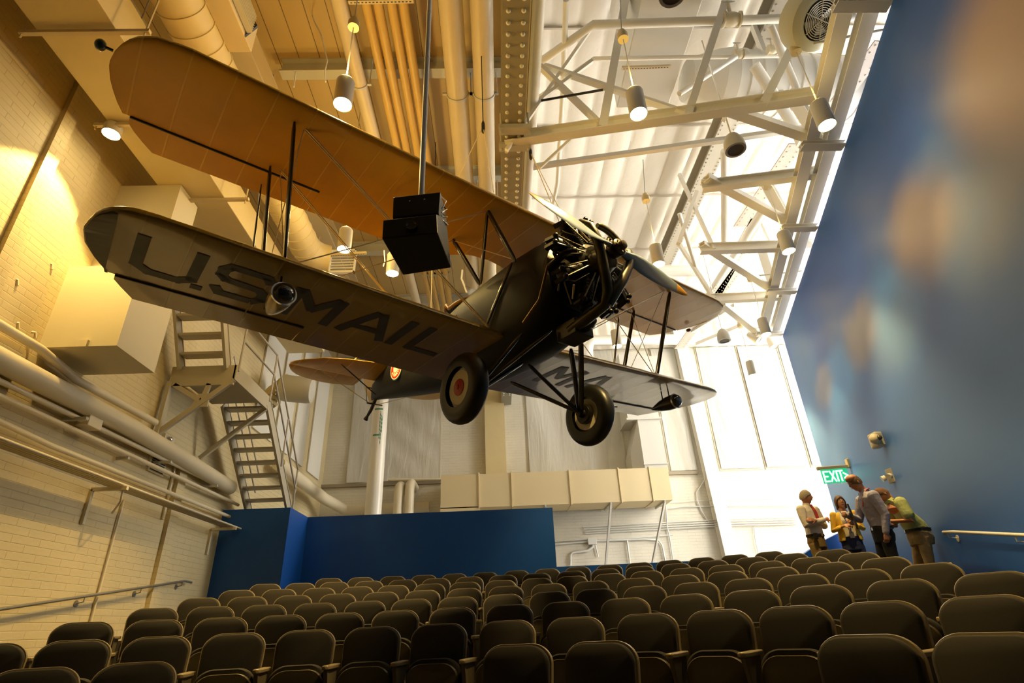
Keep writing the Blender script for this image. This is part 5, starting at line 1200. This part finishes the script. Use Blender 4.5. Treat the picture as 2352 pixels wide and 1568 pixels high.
# --- woman in a yellow cardigan
def w1(e):
    sk=mat('skin_tan',(.52,.25,.13),.5); s=.94; N=V((0,0,1.37)); H=V((0,.01,1.505))
    Ls,Rs=V((-.165,0,1.32)),V((.165,0,1.32)); Le,Re=V((-.23,.0,1.05)),V((.23,.0,1.05)); Lw,Rw=V((-.075,.20,1.12)),V((.09,.20,1.10))
    bo,M=body_skin(e,sk,H,.12,.28,N,[dict(pts=[Ls,Le,Lw],r=[.035,.034,.023],hand=Lw,dir=(.5,.35,.35),up=(-.3,.6,-.5),curl=.75,side=-1,s=.9),dict(pts=[Rs,Re,Rw],r=[.035,.034,.023],hand=Rw,dir=(-.8,.3,.1),up=(.1,.6,.6),curl=.75,side=1)],s=s)
    face_bits(M,s,bo,brow=(.15,.08,.04)); hm=mat('brown_hair',(.085,.032,.014),.6); hair(M,s,bo,hm,lo=-.62,front=.45,thick=.020)
    g=MB()
    for sx in (-1,1):
        c=V((sx*.031,.100,.012)); g.tube([M@((c+V((.022*math.cos(a),0,.016*math.sin(a))))*s) for a in [2*PI*i/16 for i in range(17)]],.0016,5,caps=False); g.tube([M@(V((sx*.053,.098,.014))*s),M@(V((sx*.078,.0,.014))*s)],.0016,5)
    g.tube([M@(V((-.01,.104,.014))*s),M@(V((.01,.104,.014))*s)],.0016,5); g.build('glasses',DARK,e)
    CM=mat('cream_blouse',(.72,.66,.54),.75,bump=(16,.4)); YC=mat('yellow_cardigan',(.82,.52,.06),.8,noise=(40,.08),bump=(18,.4))
    b=MB(); rings(b,[((0,.0,.90),.150,.115,0),((0,.0,.98),.150,.118,0),((0,.005,1.08),.140,.112,0),((0,.015,1.20),.155,.128,0),((0,.005,1.30),.150,.10,0),((0,0,1.36),.085,.07,0)]); remesh(b.build('blouse',CM,e),.008,3)
    b=MB(); 
    R=[]
    for z,rx,ry,op in ((.86,.185,.150,.62),(.95,.178,.142,.58),(1.06,.160,.130,.52),(1.20,.170,.145,.56),(1.29,.160,.118,.62),(1.36,.092,.080,.85)):
        a0=PI/2+op; R.append([(rx*math.cos(a0+(2*PI-2*op)*j/26),.002+ry*math.sin(a0+(2*PI-2*op)*j/26),z) for j in range(27)])
    vs=[q for r in R for q in r]; b.add(vs,[(i*27+j,i*27+j+1,(i+1)*27+j+1,(i+1)*27+j) for i in range(5) for j in range(26)])
    o=b.build('cardigan',YC,e,smooth=80); md=o.modifiers.new('t','SOLIDIFY'); md.thickness=.012; md.offset=0; o.modifiers.new('s','SUBSURF').render_levels=1
    for (S,E_,W) in ((Ls,Le,Lw),(Rs,Re,Rw)):
        b=MB(); cap(b,[S,S.lerp(E_,.5),E_,E_.lerp(W,.4),E_.lerp(W,.62)],[.060,.052,.048,.044,.042],14); remesh(b.build('cardigan_sleeve',YC,e),.008,2)
    BLU=mat('blue_lanyard',(.05,.10,.42),.6); b=MB()
    b.tube([(-.055,.03,1.385),(-.05,.12,1.30),(-.01,.155,1.10)],.007,6); b.tube([(.055,.03,1.385),(.05,.12,1.30),(.01,.155,1.10)],.007,6); b.tube([(0,.155,1.12),(0,.150,.98)],.006,6); o=b.build('lanyard',BLU,e,smooth=60)
    MB().box((-.035,.142,.90),(.035,.147,1.0)).build('name_badge',mat('badge_clear',(.55,.48,.42),.2),o)
    legs(e,mat('navy_trousers',(.012,.018,.075),.8,bump=(14,.5)),hz=.84,hip=(.165,.125),spread=.09)
P2=(6.12,10.02,.197); person(P2,(-.30,-.95),'person in a yellow cardigan with a blue lanyard looking up',w1)
# --- bald man seen from the side, leaning in with a dark folder
def m3(e):
    sk=mat('skin_pink',(.55,.25,.14),.5); N=V((0,.06,1.51)); H=V((0,.150,1.655))
    Ls,Rs=V((-.19,.05,1.43)),V((.19,.05,1.43)); Le,Lw=V((-.24,.0,1.14)),V((-.23,.07,.90)); Re,Rw=V((.24,.14,1.16)),V((.12,.36,1.22))
    bo,M=body_skin(e,sk,H,.05,-.30,N,[dict(pts=[Ls,Le,Lw],r=[.04,.04,.028],hand=Lw,dir=(.05,.15,-1),up=(-1,0,0),curl=.55,side=-1),dict(pts=[Rs,Re,Rw],r=[.04,.04,.028],hand=Rw,dir=(-.5,.8,.1),up=(.8,.4,.3),curl=.7,side=1)])
    face_bits(M,1,bo,brow=(.3,.2,.12)); hair(M,1,bo,mat('short_brown_hair',(.14,.075,.035),.75),lo=-.25,front=.0,thick=.004) 
    # bald crown: skin cap over the hair fringe
    b=MB(); b.sphere((0,0,0),(.072,.088,.06),24,14); o=b.build('bald_crown',sk,bo,smooth=80); o.matrix_local=M@Matrix.Translation(V((0,.018,.078)))
    LV=mat('lavender_shirt',(.40,.38,.52),.75,bump=(20,.5))
    b=MB(); rings(b,[((0,-.02,.96),.160,.125,0),((0,-.015,1.02),.170,.130,0),((0,.0,1.13),.168,.128,.1),((0,.03,1.28),.182,.130,.2),((0,.045,1.40),.19,.118,.2),((0,.05,1.47),.125,.088,.2),((0,.06,1.52),.068,.062,.2)])
    cap(b,[Ls,Ls.lerp(Le,.5),Le,Le.lerp(Lw,.5),Le.lerp(Lw,.95)],[.080,.070,.062,.054,.045],14); cap(b,[Rs,Rs.lerp(Re,.5),Re,Re.lerp(Rw,.5),Re.lerp(Rw,.92)],[.080,.070,.062,.054,.045],14)
    remesh(b.build('shirt',LV,e),.008,3)
    b=MB(); b.lathe((0,.055,1.505),(0,.25,1),[(0,.074),(.045,.066),(.05,.060),(.01,.066)],24,caps=False); b.build('collar',LV,e,smooth=50)
    b=MB(); b.tube([(.06,.12,1.50),(.072,.06,1.535),(.05,.0,1.56),(0,-.02,1.565),(-.05,.0,1.56),(-.072,.06,1.535),(-.07,.13,1.46),(-.04,.17,1.30)],.008,6); b.build('red_lanyard',mat('red_lanyard',(.50,.02,.03),.6),e,smooth=60)
    MB().box((-.012,-.12,-.16),(.012,.12,.16)).build('dark_folder',mat('folder_black',(.012,.010,.012),.5),e,bevel=.004,loc=(.14,.27,1.20)).rotation_euler=(.15,.1,1.15)
    legs(e,mat('black_trousers',(.008,.008,.012),.8,bump=(14,.5)),spread=.11,front=(.0,.05)); belt(e,.99,.172,.134,(0,-.02))
P3=(5.565,8.32,.047); person(P3,(-.93,.10),'person in a lavender shirt and red lanyard holding a dark folder',m3)
# --- man in a light green polo, head bowed
def m4(e):
    sk=mat('skin_sunned',(.50,.20,.09),.5); N=V((0,.17,1.43)); H=V((0,.25,1.525))
    Ls,Rs=V((-.20,.13,1.37)),V((.20,.13,1.37)); Le,Lw=V((-.28,.10,1.09)),V((-.10,.34,1.12)); Re,Rw=V((.28,.12,1.10)),V((.06,.38,1.10))
    bo,M=body_skin(e,sk,H,.05,-.85,N,[dict(pts=[Ls,Le,Lw],r=[.048,.046,.030],hand=Lw,dir=(.5,.7,0),up=(0,.2,1),curl=.6,side=-1),dict(pts=[Rs,Re,Rw],r=[.048,.046,.030],hand=Rw,dir=(-.5,.6,-.2),up=(0,.2,1),curl=.6,side=1)])
    face_bits(M,1,bo,brow=(.2,.12,.07)); hair(M,1,bo,mat('cropped_brown_hair',(.16,.075,.04),.8),lo=-.25,front=.62,thick=.005)
    g=MB()
    for sx in (-1,1): g.sphere(V((sx*.032,.088,.070)),(.026,.010,.019),12,8)
    g.v=[tuple(M@V(q)) for q in g.v]; g.tube([M@V((-.055,.085,.07)),M@V((-.080,.0,.04))],.003,5); g.tube([M@V((.055,.085,.07)),M@V((.080,.0,.04))],.003,5); g.build('sunglasses',mat('dark_lens',(.02,.01,.008),.1,coat=1),e,smooth=60)
    GP_=mat('pale_green_polo',(.44,.50,.20),.8,noise=(50,.05),bump=(16,.5))
    b=MB(); rings(b,[((0,-.05,.94),.175,.150,0),((0,-.045,1.00),.185,.158,0),((0,-.01,1.10),.190,.165,.15),((0,.05,1.23),.195,.150,.35),((0,.12,1.35),.20,.125,.45),((0,.17,1.41),.13,.090,.5),((0,.195,1.44),.072,.066,.5)])
    cap(b,[Ls,Ls.lerp(Le,.35),Ls.lerp(Le,.72)],[.090,.086,.082],14); cap(b,[Rs,Rs.lerp(Re,.35),Rs.lerp(Re,.72)],[.090,.086,.082],14)
    remesh(b.build('polo_shirt',GP_,e),.008,3)
    b=MB(); b.lathe((0,.19,1.42),(0,.6,1),[(0,.078),(.035,.074),(.04,.068),(.01,.07)],24,caps=False); b.build('collar',GP_,e,smooth=50)
    legs(e,mat('khaki_trousers',(.36,.25,.11),.8,noise=(8,.1),bump=(12,.7)),hz=.90,hip=(.18,.155),spread=.12,shift=(0,-.05,0),front=(-.05,.06)); belt(e,.975,.190,.168,(0,-.05))
P4=(6.26,8.62,.047); person(P4,(-.97,.22),'person in a light green polo and khaki trousers with head bowed',m4)
PWR=1100; UP=80
# ================================================================ LAMPS
WARM=(1,.68,.23)
BULB=mat('lamp_bulb',(1,.9,.7),.4,emit=(1,.80,.42),strength=60)
BULB2=mat('lamp_bulb_soft',(1,.9,.7),.4,emit=(1,.86,.55),strength=16)
LC=mat('lamp_cylinder_paint',(.60,.57,.48),.4); LI=mat('lamp_reflector',(.75,.7,.6),.3)
LAMPS=[('A',787,240,5.8,.8,'lamp above the upper wing at the plank ceiling'),('B',255,308,6.33,.55,'lamp fixed under the rectangular duct by the left brick wall'),('C',1467,262,5.8,1,'lamp at the nearest roof truss'),('D',1900,288,5.8,.3,'lamp in front of the twin girts'),
 ('E',790,573,5.8,.8,'lamp seen between the wings at the left'),('F',901,628,5.8,.8,'lamp just below the projector housing'),('G',1513,607,5.8,.8,'lamp behind the propeller tip'),('H',1812,577,5.8,.9,'lamp in front of the second truss'),
 ('I',1760,768,5.8,.6,'lamp at the far end of the painted wall'),('J',1730,862,5.8,.4,'lamp farthest back over the bright back wall'),('K',1418,795,5.8,.6,'lamp between the right wings')]
for (n,px,py,z,pw,lb) in LAMPS:
    p=atZ(px,py,z); e=empty('pendant_lamp',p,0,'white cylinder pendant '+lb,'lamp','cylinder pendant lamps'); r=.115
    H_=.14 if n=='B' else .40
    MB().lathe((0,0,0),(0,0,1),[(0,r),(H_,r),(H_+.02,r*.9),(H_+.02,.0),(H_,.0),(H_,r*.92),(.0,r*.94)],32,caps=False).build('lamp_shade',LC,e,smooth=30)
    MB().lathe((0,0,.0),(0,0,1),[(-.035,.0),(-.03,.05),(-.012,.085),(.02,.104),(.10,.10)],24,caps=False).build('bulb',BULB2 if n in 'J' else BULB,e,smooth=60)
    if n!='B':
        MB().tube([(0,0,.42),(0,0,1.5)],.009,8).build('lamp_cord',WHITE,e,smooth=60)
        MB().lathe((0,0,1.5),(0,0,1),[(0,.075),(.10,.08),(.12,.06),(.18,.05)],20).build('canopy',CREAM,e,smooth=30)
        if n in 'AEF': MB().tube([(0,0,1.68),(0,0,ZC-z)],.008,6).build('hanging_rod',GREY,e)
        elif n in 'DHI':
            q=atZ(*{'D':(2030,68),'H':(1905,400),'I':(1842,622)}[n],7.1)-p
            MB().tube([(0,0,1.62),q],.018,6).build('support_arm',GREY,e,smooth=60)
        else: MB().tube([(0,0,1.68),(.1,0,2.6)],.008,6).build('hanging_rod',GREY,e)
    ld=bpy.data.lights.new('pendant_light','SPOT'); ld.energy=PWR*pw; ld.color=WARM; ld.spot_size=math.radians(74 if n in 'DHI' else 90 if n=='B' else 96); ld.spot_blend=.9 if n in 'DHI' else .12 if n=='B' else .6; ld.shadow_soft_size=.08
    lo=bpy.data.objects.new('pendant_light',ld); COL.objects.link(lo); lo.location=p+V((0,0,-.07))
    ld=bpy.data.lights.new('added_ceiling_fill','POINT'); ld.energy=UP*{'A':1,'E':.9,'F':.9,'B':0,'C':.35,'G':.3,'K':.3}.get(n,.08); ld.color=(1,.68,.21); ld.shadow_soft_size=.1  # extra point light added above each closed shade to brighten the ceiling
    lo=bpy.data.objects.new('added_ceiling_fill',ld); COL.objects.link(lo); lo.location=p+V((0,0,.62))
w=bpy.data.worlds.new('world'); SC.world=w; w.use_nodes=True; w.node_tree.nodes['Background'].inputs[0].default_value=(.9,.85,.7,1); w.node_tree.nodes['Background'].inputs[1].default_value=.3
